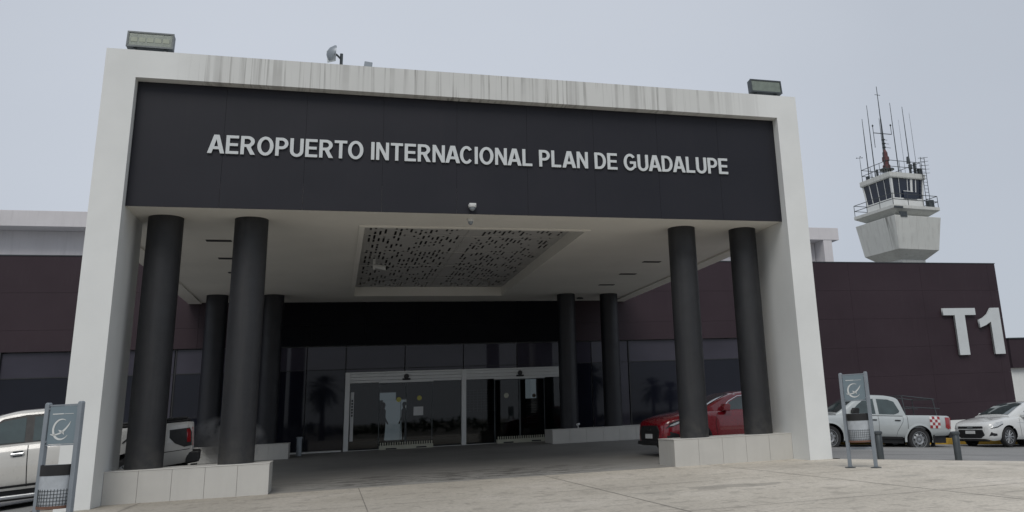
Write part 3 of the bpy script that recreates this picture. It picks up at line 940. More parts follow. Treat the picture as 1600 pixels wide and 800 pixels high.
def disc(x, z, r, m):
    E(MB().lathe([(r, 0), (r, .004)], (x, FY - .028, z), 'y', 20), 'sticker', m)
disc(6.70, 1.97, .085, 'yellow_sticker'); disc(7.42, 2.0, .085, 'yellow_sticker'); disc(10.56, 1.97, .09, 'cream'); disc(11.60, 1.93, .07, 'trunk')
E(MB().box(7.22, 7.56, FY - .028, FY - .024, 1.40, 1.70), 'notice', 'paper')
E(MB().box(5.06, 5.17, FY + .03, FY + .045, .62, 2.28), 'notice', 'paper')
mb = MB()
for k in range(6): mb.box(5.09, 5.145, FY + .024, FY + .029, 1.45 + k * .10, 1.52 + k * .10)
E(mb, 'notice_pictograms', 'black')
E(MB().box(12.72, 12.93, FY + .035, FY + .045, 2.05, 2.2), 'notice', 'paper')
# hall interior
hall = tag(empty('hall_screen_wall', (7, 19.5, .30)), 'pale lit door and partition seen through the left automatic doors', 'partition')
MB().box(.02, 1.20, 0, .06, 0, 2.0).build('lit_pane', 'litpane', hall)
MB().box(-.16, .66, 0, .06, 2.01, 2.38).build('lit_transom', 'litpane', hall)
MB().box(.90, .925, -.02, -.005, 0, 2.0).box(-2.3, 5.2, .065, .12, 0, 2.94).box(-1.2, 3.2, -.01, .062, 2.75, 2.80).build('partition_frame', 'steel', hall)
hall.location = (6.9, 30, .30)
cz = tag(empty('window_blind', (14.05, 20.5, .30)), 'bright white window above pale blinds behind the right doors', 'window blind')
MB().box(-.35, .10, 0, .04, 1.75, 2.6).build('lit_window', 'litpane', cz)
mb = MB()
for k in range(9): mb.box(-.35, .10, -.02, .02, .75 + k * .1, .81 + k * .1)
mb.build('slats', 'paper', cz)
cz.location = (12.5, 19.0, .16)
rk = tag(empty('display_rack', (10.05, 17.5, .22)), 'dark grid display rack standing behind the right automatic doors', 'display rack')
mb = MB()
for k in range(9): mb.box(-.6, .6, 0, .012, 1.25 + k * .1, 1.262 + k * .1)
for k in range(9): mb.box(-.6 + k * .15, -.588 + k * .15, -.012, 0, 1.2, 2.1)
mb.build('wire_grid', 'alu', rk)
MB().box(-.55, -.5, 0, .04, 0, 1.24).box(.5, .55, 0, .04, 0, 1.24).box(-.5, .5, .05, .45, .7, .76).build('rack_stand', 'steel', rk)

def bollard(x, y, z, h, w, label, m='steel', group='bollards along the plaza edge'):
    o = tag(empty('bollard', (x, y, z)), label, 'bollard', group)
    MB().lathe([(w, -.06), (w, h - .07), (w * .96, h - .065)], n=20).build('post', m, o, smooth=True)
    MB().lathe([(w * 1.25, h - .064), (w * 1.25, h - .02), (w * .9, h)], n=20).build('cap', m, o, smooth=True)
    return o
bollard(15.98, -.60, G(15.98, -.6), .60, .075, 'dark steel bollard just behind the sign stand near the silver pickup')
bollard(17.36, -1.42, G(17.36, -1.42), .60, .075, 'dark steel bollard standing alone in front of the white sedan')
bollard(3.47, 13.6, .28, .60, .085, 'slim grey bollard left of the entrance doors', 'grey_metal', 'bollards along the plaza edge')

# annex at the far right
an = tag(empty('annex_building', (45, 22, -.5)), 'low white annex with dark fascia at the right edge', 'building')
MB().box(-5.3, 30, 0, 14, -1, 3.05).build('wall', 'white', an)
MB().box(-5.35, 30.05, -.25, 14.05, 3.052, 4.6).build('fascia', 'purple', an)
MB().box(-5.4, 30.1, -.3, 14.1, 4.603, 4.66).build('roof_cap', 'steel', an)

# ------------------------------------------------------------------ control tower
tw_ = tag(empty('control_tower', (50.29, 44.77, 0), .118), 'concrete control tower with tinted cab and a cluster of antennas behind the terminal', 'control tower')
def frus(mb, a0, z0, a1, z1, a2=None, z2=None):
    lv = [(a0, z0), (a1, z1)] + ([(a2, z2)] if a2 else [])
    vs = []
    for a, z in lv:
        h = a / 2; vs += [(-h, -h, z), (h, -h, z), (h, h, z), (-h, h, z)]
    fs = []
    for k in range(len(lv) - 1):
        for i in range(4): fs.append((k * 4 + i, k * 4 + (i + 1) % 4, k * 4 + 4 + (i + 1) % 4, k * 4 + 4 + i))
    fs += [(3, 2, 1, 0), tuple(len(lv) * 4 - 4 + i for i in range(4))]
    return mb.add(vs, fs)
frus(MB(), 2.6, -1, 2.6, 12.38).build('shaft', 'tower', tw_)
frus(MB(), 2.62, 12.38, 4.32, 13.11, 5.0, 15.87).build('drum', 'drum', tw_, bevel=.03)
frus(MB(), 3.2, 15.872, 3.2, 16.0).build('neck', 'tower', tw_)
frus(MB(), 3.4, 15.98, 5.05, 16.48, 5.05, 16.75).build('balcony', 'tower', tw_, bevel=.02)
frus(MB(), 3.32, 16.752, 3.36, 17.60).build('cab_wall', 'white', tw_)
frus(MB(), 3.26, 17.602, 3.56, 19.28).build('cab_core_glass', 'towerglass', tw_)
# mullions and corner posts lean outwards with the glass
mb = MB()
def wall_bar(u0, u1, side, t=.02):
    """strip on the leaning glass, u along the face in -1..1"""
    def P(u, z, out):
        h = (3.28 + (3.60 - 3.28) * (z - 17.6) / 1.68) / 2 + out
        q = {0: (u * h, -h), 1: (-h, u * h), 2: (h, u * h), 3: (u * h, h)}[side]
        return (q[0], q[1], z)
    vs = [P(u, z, o_) for z in (17.60, 19.28) for u in (u0, u1) for o_ in (-.03, t)]
    mb.add(vs, [(0, 1, 3, 2), (4, 6, 7, 5), (1, 5, 7, 3), (0, 2, 6, 4), (0, 4, 5, 1), (2, 3, 7, 6)])
for sd_ in range(4):
    for u in (-.52, 0, .52): wall_bar(u - .014, u + .014, sd_)
    wall_bar(-1.0, -.90, sd_, .03); wall_bar(.94, 1.0, sd_, .03)
wall_bar(.18, .30, 0, .03)
mb.build('mullions', 'white', tw_)
frus(MB(), 3.82, 19.29, 3.9, 19.40, 3.9, 19.77).build('roof_slab', 'tower', tw_, bevel=.02)
MB().box(-.55, .9, -1.76, -1.70, 17.55, 18.15).build('balcony_door_panel', MT['towerglass'], tw_)
MB().box(-.55, .5, -1.80, -1.77, 18.17, 18.22).build('sill_bar', 'white', tw_)
def railing(a, z0, z1, nb, name, r=.03):
    mb = MB(); h = a / 2
    for s0 in (-1, 1):
        for k in range(nb + 1):
            u = -h + 2 * h * k / nb
            mb.tube((u, s0 * h, z0), (u, s0 * h, z1), r, n=6); mb.tube((s0 * h, u, z0), (s0 * h, u, z1), r, n=6)
        for z in (z1, (z0 + z1) / 2):
            mb.tube((-h, s0 * h, z), (h, s0 * h, z), r, n=6); mb.tube((s0 * h, -h, z), (s0 * h, h, z), r, n=6)
    mb.build(name, 'steel', tw_)
railing(4.9, 16.75, 17.72, 3, 'balcony_railing', .028)
railing(3.5, 19.77, 20.85, 3, 'roof_railing', .026)
def pole(x, y, z1, r=.045, extra=None):
    mb = MB().tube((x, y, 19.77), (x, y, 19.77 + (z1 - 19.77) * .45), r * 1.2, r, 6).tube((x, y, 19.77 + (z1 - 19.77) * .45), (x, y, z1), r, r * .55, 6)
    if extra: extra(mb)
    mb.build('antenna', 'steel', tw_)
pole(-1.7, .9, 25.4); pole(-1.7, .1, 26.4); pole(.9, 0, 26.9); pole(1.7, -.6, 26.4); pole(1.75, -1.3, 25.6, .02)
pole(-.75, -.2, 25.2, .035); pole(1.1, -1.2, 23.6, .03); pole(-1.4, 1.2, 24.3, .015); pole(.6, -1.1, 24.9, .015)
def anem(mb):
    for k in range(3):
        a = k * 2.1; mb.tube((-1.75, 1.75, 22.0), (-1.75 + .25 * math.cos(a), 1.75 + .25 * math.sin(a), 22.05), .02, n=5); mb.lathe([(.01, -.05), (.07, 0), (.01, .05)], (-1.75 + .27 * math.cos(a), 1.75 + .27 * math.sin(a), 22.05), n=8)
pole(-1.75, 1.75, 22.0, .03, anem)
mb = MB()
mx0, my0 = -.4, 0.0
mb.tube((mx0, my0, 22.3), (mx0, my0, 25.2), .10, .06, 8).tube((mx0, my0, 25.2), (mx0, my0, 28.3), .05, .03, 6)
mb.tube((mx0 - .3, my0, 27.5), (mx0 + .3, my0, 27.5), .025, n=5)
mb.tube((mx0 - 1.0, my0, 23.85), (mx0 + .95, my0 - .1, 23.85), .035, n=6)
mb.tube((mx0 - 1.0, my0, 22.5), (mx0 - 1.0, my0, 24.4), .03, n=6).tube((mx0 + .95, my0 - .1, 23.85), (mx0 + .95, my0 - .1, 24.6), .03, n=6)
mb.lathe([(.02, -.12), (.09, 0), (.02, .12)], (mx0 - 1.0, my0, 24.5), n=8); mb.lathe([(.02, -.12), (.09, 0), (.02, .12)], (mx0 + .95, my0 - .1, 24.7), n=8)
for k, z in enumerate((22.6, 22.95, 23.3)): mb.tube((mx0 - .15, my0, z), (mx0 + .75 - .15 * k, my0, z), .02, n=5); mb.lathe([(.17, -.03), (.17, .03)], (mx0, my0, z), n=8)
mb.build('antenna_mast', 'steel', tw_)
mb = MB()
mb.lathe([(.34, 20.6), (.33, 20.95), (.24, 21.0), (.24, 21.3), (.32, 21.35), (.30, 21.7), (.22, 21.75), (.22, 22.1), (.08, 22.4)], (mx0, my0, 0), n=10)
mb.build('beacon', 'red_paint', tw_)
mb = MB(); mb.lathe([(.62, 20.5), (.62, 20.58)], (mx0, my0, 0), n=12)
for k in range(4):
    a = k * math.pi / 2 + .5; mb.tube((mx0 + .35 * math.cos(a), my0 + .35 * math.sin(a), 19.77), (mx0 + .3 * math.cos(a), my0 + .3 * math.sin(a), 20.5), .05, n=6)
mb.build('mast_stand', 'steel', tw_)
mb = MB()
mb.box(1.3, 1.5, -1.5, -1.35, 19.77, 20.9).box(.75, .9, -1.55, -1.4, 19.77, 20.5).lathe([(.16, 20.3), (.16, 20.7)], (.85, -1.5, 0), n=8).lathe([(.18, 20.9), (.12, 21.5)], (1.0, -1.2, 0), n=8)
mb.box(-1.6, -1.35, 1.2, 1.45, 19.77, 20.2).box(-1.55, -1.4, .0, .15, 19.77, 20.5).box(1.55, 1.85, -1.75, -1.5, 19.77, 20.35)
mb.build('roof_equipment', 'steel', tw_)
mb = MB()
for dx in (0, .42):
    mb.tube((1.62 + dx, -2.02, 16.8), (1.62 + dx, -2.02, 21.3), .03, n=6)
for k in range(15): mb.tube((1.62, -2.02, 16.95 + k * .3), (2.04, -2.02, 16.95 + k * .3), .02, n=5)
for k in range(5): mb.tube((1.45, -1.9, 19.8 + k * .35), (2.1, -2.4, 19.8 + k * .35), .018, n=5)
mb.build('ladder', 'steel', tw_)
MB().lathe([(.35, 16.75), (.35, 17.45)], (2.1, -1.9, 0), n=14).build('water_tank', 'steel', tw_, smooth=True)
MB().box(-1.9, -1.2, -2.54, -2.40, 15.75, 16.2).box(-2.5, -1.6, -2.62, -2.5, 16.45, 16.62).build('balcony_bracket', 'steel', tw_)

# ------------------------------------------------------------------ vehicles
def curve(pts, x):
    """monotone cubic through the points"""
    n = len(pts)
    if x <= pts[0][0]: return pts[0][1]
    if x >= pts[-1][0]: return pts[-1][1]
    for i in range(n - 1):
        if x <= pts[i + 1][0]: break
    def sl(k): return (pts[k + 1][1] - pts[k][1]) / max(1e-6, pts[k + 1][0] - pts[k][0])
    def tg(k):
        if k <= 0 or k >= n - 1: return sl(min(max(k - (k > 0), 0), n - 2)) if k else sl(0)
        a, b_ = sl(k - 1), sl(k)
        return 0 if a * b_ <= 0 else 2 * a * b_ / (a + b_)
    h = pts[i + 1][0] - pts[i][0]; t = (x - pts[i][0]) / h
    a, b_ = pts[i][1], pts[i + 1][1]
    return (2*t**3-3*t**2+1)*a + (t**3-2*t**2+t)*h*tg(i) + (-2*t**3+3*t**2)*b_ + (t**3-t**2)*h*tg(i+1)

PROF = [(0, .90), (.12, .965), (.30, .99), (.50, 1.0), (.70, .992), (.86, .972), (.95, .945), (1.0, .91)]
class Car:
    """x runs from nose (0) to tail (L); z up"""
    def __init__(s, L, hw, zs, zc, wx, sill, wheels, wr, arch, cab, bed=None):
        s.L, s.hw, s.zs, s.zc, s.wx, s.sill, s.wheels, s.wr, s.arch, s.cab, s.bed = L, hw, zs, zc, wx, sill, wheels, wr, arch, cab, bed
    def W(s, x): return s.hw * curve(s.wx, x)
    def sy(s, x, z):
        z0 = curve(s.sill, x); z1 = curve(s.zs, x)
        f = max(0, min(1, (z - z0) / (z1 - z0)))
        return s.W(x) * curve(PROF, f)
    def zl(s, x):
        z = curve(s.sill, x)
        for xw in s.wheels:
            dd = abs(x - xw)
            if dd < s.arch:
                # slightly flattened arch
                z = max(z, s.wr + math.sqrt(s.arch ** 2 - dd ** 2) * .98)
        return z
    def body(s, m, root, name='body'):
        xs = set(frange(0, s.L, .09))
        for a in (0.02, .05, .10, .15, .22, s.L - .02, s.L - .05, s.L - .10): xs.add(a)
        for xw in s.wheels:
            for k in range(25):
                xs.add(xw + s.arch * math.cos(math.pi * k / 24))
            xs.add(xw - s.arch - .002); xs.add(xw + s.arch + .002)
        if s.bed: xs |= {s.bed[0], s.bed[0] + .01, s.bed[1], s.bed[1] - .01}
        xs = sorted(x for x in xs if 0 <= x <= s.L)
        NS = 12
        rows = []
        for x in xs:
            z0 = s.zl(x); z1 = curve(s.zs, x); zc = curve(s.zc, x)
            if z0 > z1 - .04: z0 = z1 - .04
            side = []
            for k in range(NS + 1):
                z = z0 + (z1 - z0) * (k / NS) ** .9
                side.append((s.sy(x, z), z))
            w = s.W(x)
            if s.bed and s.bed[0] < x < s.bed[1]:
                top = [(w * .90 - .02, z1 + .004), (w * .84, z1 - .0), (w * .83, z1 - .45), (w * .4, z1 - .46), (0, z1 - .46)]
            else:
                top = [(w * .86, z1 + (zc - z1) * .25), (w * .75, z1 + (zc - z1) * .55), (w * .55, z1 + (zc - z1) * .85), (w * .3, zc - .003), (0, zc)]
            half = side + top
            rows.append([(x, y, z) for y, z in half] + [(x, -y, z) for y, z in half[-2::-1]])
        mb = MB(); n = len(rows[0])
        for r in rows: mb.v += r
        for j in range(len(rows) - 1):
            for i in range(n - 1):
                mb.f.append((j * n + i, (j + 1) * n + i, (j + 1) * n + i + 1, j * n + i + 1)); mb.mi.append(0)
        mb.f.append(tuple(range(n))); mb.mi.append(0)
        mb.f.append(tuple((len(rows) - 1) * n + i for i in range(n))[::-1]); mb.mi.append(0)
        mb.build(name, m, root, smooth=32)
        u = MB()
        y = s.hw * .80
        a0, a1 = s.wheels
        u.box(.12, a0 - s.arch - .03, -y, y, .24, .55); u.box(a0 + s.arch + .03, a1 - s.arch - .03, -y, y, .26, .55); u.box(a1 + s.arch + .03, s.L - .12, -y, y, .30, .55)
        u.box(a0 - s.arch - .04, a0 + s.arch + .04, -s.hw * .62, s.hw * .62, .3, .9); u.box(a1 - s.arch - .04, a1 + s.arch + .04, -s.hw * .62, s.hw * .62, .3, .85)
        u.build('underbody', 'black', root)
        # dark arch liners
        for k, xw in enumerate(s.wheels):
            for sd_ in (-1, 1):
                l = MB()
                n2 = 16; vs = []
                for i in range(n2 + 1):
                    t = math.pi * i / n2
                    for yy in (s.hw * .60, s.hw * .955):
                        vs.append((xw + s.arch * .99 * math.cos(t), sd_ * yy, s.wr + s.arch * .97 * math.sin(t)))
                l.add(vs, [(2 * i, 2 * i + 2, 2 * i + 3, 2 * i + 1) for i in range(n2)])
                l.build('wheel_arch_liner', 'black', root)
    # cab
    def ch(s, x, z):
        zb = s.belt(x)
        return curve(s.cab['wb'], x) * s.hw - max(0, z - zb) * s.cab['tum']
    def belt(s, x): return curve(s.zs, x)
    def csec(s, x):
        zr = curve(s.cab['roof'], x); zb = s.belt(x) - .03
        H = max(.012, zr - zb - .03)
        r = min(.09, H * .45)
        ye = s.ch(x, zr - r)
        side = [(s.ch(x, zb + (zr - r - zb) * k / 6), zb + (zr - r - zb) * k / 6) for k in range(7)]
        cr_ = s.cab.get('crown', .035)
        top = [(ye - r * .22, zr - r * .5), (ye - r * .62, zr - r * .16), (ye - r * 1.2, zr), (ye * .6, zr + cr_ * .6), (ye * .3, zr + cr_ * .92), (0, zr + cr_)]
        return side + top
    def greenhouse(s, m, root):
        c = s.cab; x0, x1 = c['roof'][0][0], c['roof'][-1][0]
        xs = sorted(set(frange(x0, x1, .05)) | {p[0] for p in c['roof']})
        rows = []
        for x in xs:
            h = s.csec(x); rows.append([(x, y, z) for y, z in h] + [(x, -y, z) for y, z in h[-2::-1]])
        mb = MB(); n = len(rows[0])
        for r in rows: mb.v += r
        for j in range(len(rows) - 1):
            for i in range(n - 1):
                mb.f.append((j * n + i, (j + 1) * n + i, (j + 1) * n + i + 1, j * n + i + 1)); mb.mi.append(0)
        mb.f.append(tuple(range(n))); mb.mi.append(0)
        mb.f.append(tuple((len(rows) - 1) * n + i for i in range(n))[::-1]); mb.mi.append(0)
        mb.build('cabin', m, root, smooth=50)
    def tz(s, x, y):
        h = s.csec(x); y = abs(y)
        for (ya, za), (yb, zb) in zip(h[:-1], h[1:]):
            if yb <= y <= ya and ya > yb:
                return za + (zb - za) * (ya - y) / (ya - yb)
        return h[-1][1]
    def screen(s, x0, x1, f0, f1, root, name='windscreen', m='car_glass', off=.012, sgn=-1):
        mb = MB(); nx, ny = 10, 10
        for i in range(nx + 1):
            t = i / nx; x = x0 + (x1 - x0) * t
            yw = s.ch(x, s.tz(x, 0)) * (f0 + (f1 - f0) * t)
            for j in range(ny + 1):
                y = -yw + 2 * yw * j / ny
                mb.v.append((x + sgn * off * .5, y, s.tz(x, y) + off))
        for i in range(nx):
            for j in range(ny):
                k = i * (ny + 1) + j; mb.f.append((k, k + 1, k + ny + 2, k + ny + 1)); mb.mi.append(0)
        mb.build(name, m, root, smooth=True)
    def side_patch(s, name, poly, m, root, off=.006, fn=None, sides=(-1, 1), mirror_one=True):
        fn = fn or s.sy
        for sd_ in sides:
            # refine the outline, fill it, push every vertex on the surface
            pts = []
            for k in range(len(poly)):
                a = poly[k]; b_ = poly[(k + 1) % len(poly)]
                n = max(1, int(math.hypot(b_[0] - a[0], b_[1] - a[1]) / .12))
                for q in range(n): pts.append((a[0] + (b_[0] - a[0]) * q / n, a[1] + (b_[1] - a[1]) * q / n))
            cx = sum(p[0] for p in pts) / len(pts); cz_ = sum(p[1] for p in pts) / len(pts)
            vs = [(x, sd_ * (fn(x, z) + off), z) for x, z in pts]
            vs.append((cx, sd_ * (fn(cx, cz_) + off), cz_))
            mid = [(x * .5 + cx * .5, z * .5 + cz_ * .5) for x, z in pts]
            n = len(pts)
            vs += [(x, sd_ * (fn(x, z) + off), z) for x, z in mid]
            fs = []
            for k in range(n):
                k2 = (k + 1) % n
                fs.append((k, k2, n + 1 + k2, n + 1 + k)); fs.append((n + 1 + k, n + 1 + k2, n))
            MB().add(vs, fs).build(name, m, root, smooth=True)
    def seam(s, name, pts, root, w=.010, off=.004, m='black', sides=(-1, 1), fn=None):
        fn = fn or s.sy
        for sd_ in sides:
            mb = MB()
            fine = []
            for a, b_ in zip(pts, pts[1:]):
                n = max(1, int(math.hypot(b_[0] - a[0], b_[1] - a[1]) / .06))
                fine += [(a[0] + (b_[0] - a[0]) * q / n, a[1] + (b_[1] - a[1]) * q / n) for q in range(n)]
            fine.append(pts[-1])
            vs = []
            for i, (x, z) in enumerate(fine):
                a = fine[max(0, i - 1)]; b_ = fine[min(len(fine) - 1, i + 1)]
                dx, dz = b_[0] - a[0], b_[1] - a[1]; l = math.hypot(dx, dz) or 1
                nx_, nz_ = -dz / l * w / 2, dx / l * w / 2
                for q in (1, -1): vs.append((x + q * nx_, sd_ * (fn(x + q * nx_, z + q * nz_) + off), z + q * nz_))
            mb.add(vs, [(2 * i, 2 * i + 1, 2 * i + 3, 2 * i + 2) for i in range(len(fine) - 1)])
            mb.build(name, m, root)
    def wheel(s, root, spokes=5, steel=False, tw=.23):
        for xw in s.wheels:
            for sd_ in (-1, 1):
                r = s.wr; yo = s.hw * .965
                w0 = yo - tw
                ty = MB().lathe([(r * .62, 0), (r * .90, 0), (r * .985, .03), (r, .06), (r, tw - .06), (r * .985, tw - .03), (r * .90, tw), (r * .70, tw - .005), (r * .66, tw - .03), (r * .62, tw - .03), (r * .62, .02), (r * .62, 0)], n=36, axis='y', cap=False)
                t = ty.build('wheel', 'rubber', root, smooth=35)
                t.location = (xw, (w0 if sd_ > 0 else -w0), r)
                if sd_ < 0: t.scale = (1, -1, 1)
                rm = MB()
                rm.lathe([(r * .69, tw - .05), (r * .69, tw - .012), (r * .65, tw - .012), (r * .62, tw - .05)], n=36, axis='y')
                if steel:
                    rm.lathe([(r * .62, tw - .10), (r * .50, tw - .045), (r * .36, tw - .03), (r * .24, tw - .05), (.06, tw - .05), (.001, tw - .03)], n=36, axis='y')
                    dk = MB()
                    for k in range(8):
                        a = k * math.pi / 4
                        dk.lathe([(.032, tw - .0445), (.032, tw - .034)], (r * .45 * math.cos(a), 0, r * .45 * math.sin(a)), 'y', 8)
                    dk.build('rim_holes', 'black', t)
                else:
                    rm.lathe([(.055, tw - .06), (.065, tw - .02), (.04, tw - .012)], n=16, axis='y')
                    for k in range(spokes):
                        for dl in ((-.10, .10) if spokes <= 6 else (0,)):
                            a = 2 * math.pi * k / spokes
                            c0 = (math.cos(a + dl * 2.2) * .05, math.sin(a + dl * 2.2) * .05); c1 = (math.cos(a + dl) * r * .66, math.sin(a + dl) * r * .66)
                            rm.tube((c0[0], tw - .035, c0[1]), (c1[0], tw - .03, c1[1]), .022, .020, 6)
                    MB().lathe([(.17, tw - .11), (.17, tw - .09)], n=20, axis='y').build('brake_disc', 'steel', t)
                    MB().lathe([(r * .62, tw - .14), (r * .62, tw - .12)], n=24, axis='y').build('wheel_backing', 'black', t)
                rm.build('rim', 'rim', t, smooth=35)

def place(root, nose, tail):
    """stand the car on its two contact points: nose side and tail side wheel positions given in the world"""
    pass

def orient(root, p_front, p_rear, wheels):
    """p_front/p_rear: ground points under the axle centres"""
    a = Vector(p_front); b_ = Vector(p_rear)
    ex = (b_ - a).normalized()
    ey = Vector((0, 0, 1)).cross(ex).normalized()
    ez = ex.cross(ey)
    m = Matrix.Identity(4)
    for i in range(3): m[i][0] = ex[i]; m[i][1] = ey[i]; m[i][2] = ez[i]
    mid = (a + b_) / 2
    o = mid - ex * ((wheels[0] + wheels[1]) / 2)
    m[0][3], m[1][3], m[2][3] = o
    root.matrix_world = m

def mirror_part(c, root, x, z, m, s_=1.0):
    for sd_ in (-1, 1):
        y = c.sy(x, z - .05) * .97
        mb = MB()
        mb.box(x - .10, x + .06, y, y + .03, z - .06, z)
        mb.prism([(x - .13, z - .07), (x + .05, z - .08), (x + .07, z + .07), (x + .02, z + .11), (x - .10, z + .10), (x - .15, z + .02)], 'y', y + .03, y + .22 * s_)
        o = mb.build('wing_mirror', m, root, bevel=.02)
        if sd_ < 0: o.scale = (1, -1, 1)

def pickup(name, label, cat, p, paint):
    """double cab pickup; p holds the proportions"""
    root = tag(empty(name), label, cat)
    c = Car(p['L'], p['hw'], p['zs'], p['zc'], p['wx'], p['sill'], p['wheels'], p['wr'], p['arch'], p['cab'], p['bed'])
    c.body(paint, root); c.greenhouse(paint, root)
    c.wheel(root, 6, steel=p.get('steel', False), tw=.25)
    return root, c

# silver double cab pickup ------------------------------------------------
def silver_pickup():
    P = dict(L=5.25, hw=.915,
             zs=[(0, .92), (.06, .98), (.30, 1.03), (1.2, 1.08), (1.6, 1.10), (3.6, 1.13), (3.62, 1.15), (5.15, 1.17), (5.25, 1.15)],
             zc=[(0, .95), (.10, 1.03), (.5, 1.10), (1.2, 1.14), (1.6, 1.16), (5.25, 1.17)],
             wx=[(0, .70), (.06, .82), (.18, .92), (.45, .975), (1.0, 1.0), (4.6, 1.0), (5.1, .975), (5.25, .94)],
             sill=[(0, .42), (.2, .36), (.5, .40), (1.5, .44), (3.5, .44), (4.7, .52), (5.25, .55)],
             wheels=(.95, 4.10), wr=.385, arch=.47, bed=(3.72, 5.18),
             cab=dict(wb=[(1.25, .86), (1.6, .90), (2.2, .915), (3.5, .915), (3.7, .90)], tum=.34,
                      roof=[(1.22, 1.13), (1.55, 1.34), (1.95, 1.60), (2.25, 1.735), (2.6, 1.775), (3.0, 1.775), (3.35, 1.74), (3.50, 1.68), (3.66, 1.20)], crown=.03))
    root, c = pickup('pickup_truck', 'silver double cab pickup with red and white checks and a rear roll rack', 'pickup truck', dict(P, steel=True), 'car_silver')
    c.screen(1.30, 2.20, .90, .84, root)
    fn = c.ch
    c.side_patch('side_window', [(1.72, 1.20), (2.0, 1.44), (2.27, 1.63), (2.60, 1.655), (2.60, 1.17), (1.78, 1.16)], 'car_glass', root, .006, fn)
    c.side_patch('side_window', [(2.72, 1.655), (3.12, 1.645), (3.33, 1.58), (3.47, 1.28), (3.42, 1.22), (3.25, 1.17), (2.72, 1.17)], 'car_glass', root, .006, fn)
    c.seam('door_seam', [(1.68, 1.10), (1.60, .85), (1.62, .60), (1.66, .48)], root)
    c.seam('door_seam', [(2.66, 1.10), (2.66, .48)], root)
    c.seam('door_seam', [(3.55, 1.10), (3.52, .95), (3.30, .62), (3.28, .48)], root)
    c.seam('door_seam', [(3.69, 1.13), (3.69, .60)], root, .014)
    c.seam('window_line', [(1.50, 1.105), (3.55, 1.125)], root, .014, .008)
    c.seam('sill_step', [(1.55, .43), (3.52, .43)], root, .07, .01)
    for x in (2.50, 3.34):
        for sd_ in (-1, 1):
            y = c.sy(x, 1.0)
            o = MB().box(x - .11, x + .09, y, y + .035, .965, 1.0).build('door_handle', 'black', root, bevel=.01)
            if sd_ < 0: o.scale = (1, -1, 1)
    mirror_part(c, root, 1.86, 1.24, 'black', 1.1)
    # flared arch lips
    for xw in c.wheels:
        for sd_ in (-1, 1):
            mb = MB()
            vs = []; n = 20
            for i in range(n + 1):
                t = math.pi * (-.05 + 1.10 * i / n)
                for rr, o_ in ((.465, .018), (.535, .004)):
                    x = xw + rr * math.cos(t); z = c.wr + rr * math.sin(t) * .98
                    vs.append((x, sd_ * (c.sy(min(max(x, 0), c.L), max(z, .5)) + o_), z))
            mb.add(vs, [(2 * i, 2 * i + 1, 2 * i + 3, 2 * i + 2) for i in range(n)])
            mb.build('arch_lip', 'car_silver', root, smooth=True)
    c.side_patch('headlight', [(.06, .80), (.12, .96), (.42, 1.0), (.62, 1.0), (.40, .86)], 'lamp_clear', root, .008)
    c.side_patch('tail_light', [(5.06, 1.12), (5.22, 1.12), (5.23, .78), (5.15, .74), (5.05, .80)], 'lamp_red', root, .012)
    for sd_ in (-1, 1):
        MB().box(5.245, 5.262, sd_ * .70 if sd_ > 0 else -.86, sd_ * .86 if sd_ > 0 else -.70, .75, 1.12).build('tail_light', 'lamp_red', root)
    MB().box(-.02, .005, -.45, .45, .62, .90).build('grille', 'black', root, bevel=.02)
    MB().box(-.035, -.021, -.40, .40, .84, .87).box(-.035, -.021, -.40, -.34, .66, .84).box(-.035, -.021, .34, .40, .66, .84).build('grille_trim', 'chrome', root)
    MB().prism([(-.06, .42), (.10, .38), (.10, .60), (-.03, .60)], 'y', -.72, .72).build('front_bumper', 'car_silver', root, bevel=.03)
    MB().prism([(5.20, .46), (5.38, .48), (5.40, .66), (5.20, .68)], 'y', -.84, .84).build('rear_bumper', 'black', root, bevel=.02)
    for q in (-.90, .68): MB().box(4.60, 4.63, q, q + .22, .18, .55).build('mud_flap', 'black', root)
    MB().box(5.255, 5.27, -.62, .62, .72, 1.12).build('tailgate', 'car_silver', root, bevel=.02)
    # red and white check band on the bed side
    for sd_ in (-1, 1):
        mb = MB()
        n = 4; x0, z0, s_ = 4.48, .76, .095
        for i in range(n):
            for j in range(n):
                mb.m = (i + j) % 2
                x = x0 + i * s_; z = z0 + j * s_
                vs = [(xx, sd_ * (c.sy(xx, zz) + .010), zz) for xx, zz in ((x, z), (x + s_, z), (x + s_, z + s_), (x, z + s_))]
                mb.add(vs, [(0, 1, 2, 3)])
        mb.build('check_decal', ['lamp_red', 'car_white'], root)
    # tubular rack over the bed
    mb = MB()
    for x, zt in ((3.85, 1.78), (4.98, 1.70)):
        mb.tube((x - .12, -.72, 1.15), (x - .20, -.66, zt), .018); mb.tube((x - .12, .72, 1.15), (x - .20, .66, zt), .018)
        mb.tube((x - .20, -.66, zt), (x - .20, .66, zt), .018)
    for y in (-.66, .66):
        mb.tube((3.65, y, 1.78), (4.85, y, 1.70), .018)
        mb.tube((3.75, y * 1.06, 1.42), (5.0, y * 1.06, 1.40), .014)
        
    mb.build('roll_rack', 'steel', root)
    return root, c
r, c = silver_pickup()
orient(r, (19.90, 8.70, G(19.92, 8.75) - .22), (22.88, 8.40, G(22.9, 8.45) - .27), c.wheels)
SILVER = r

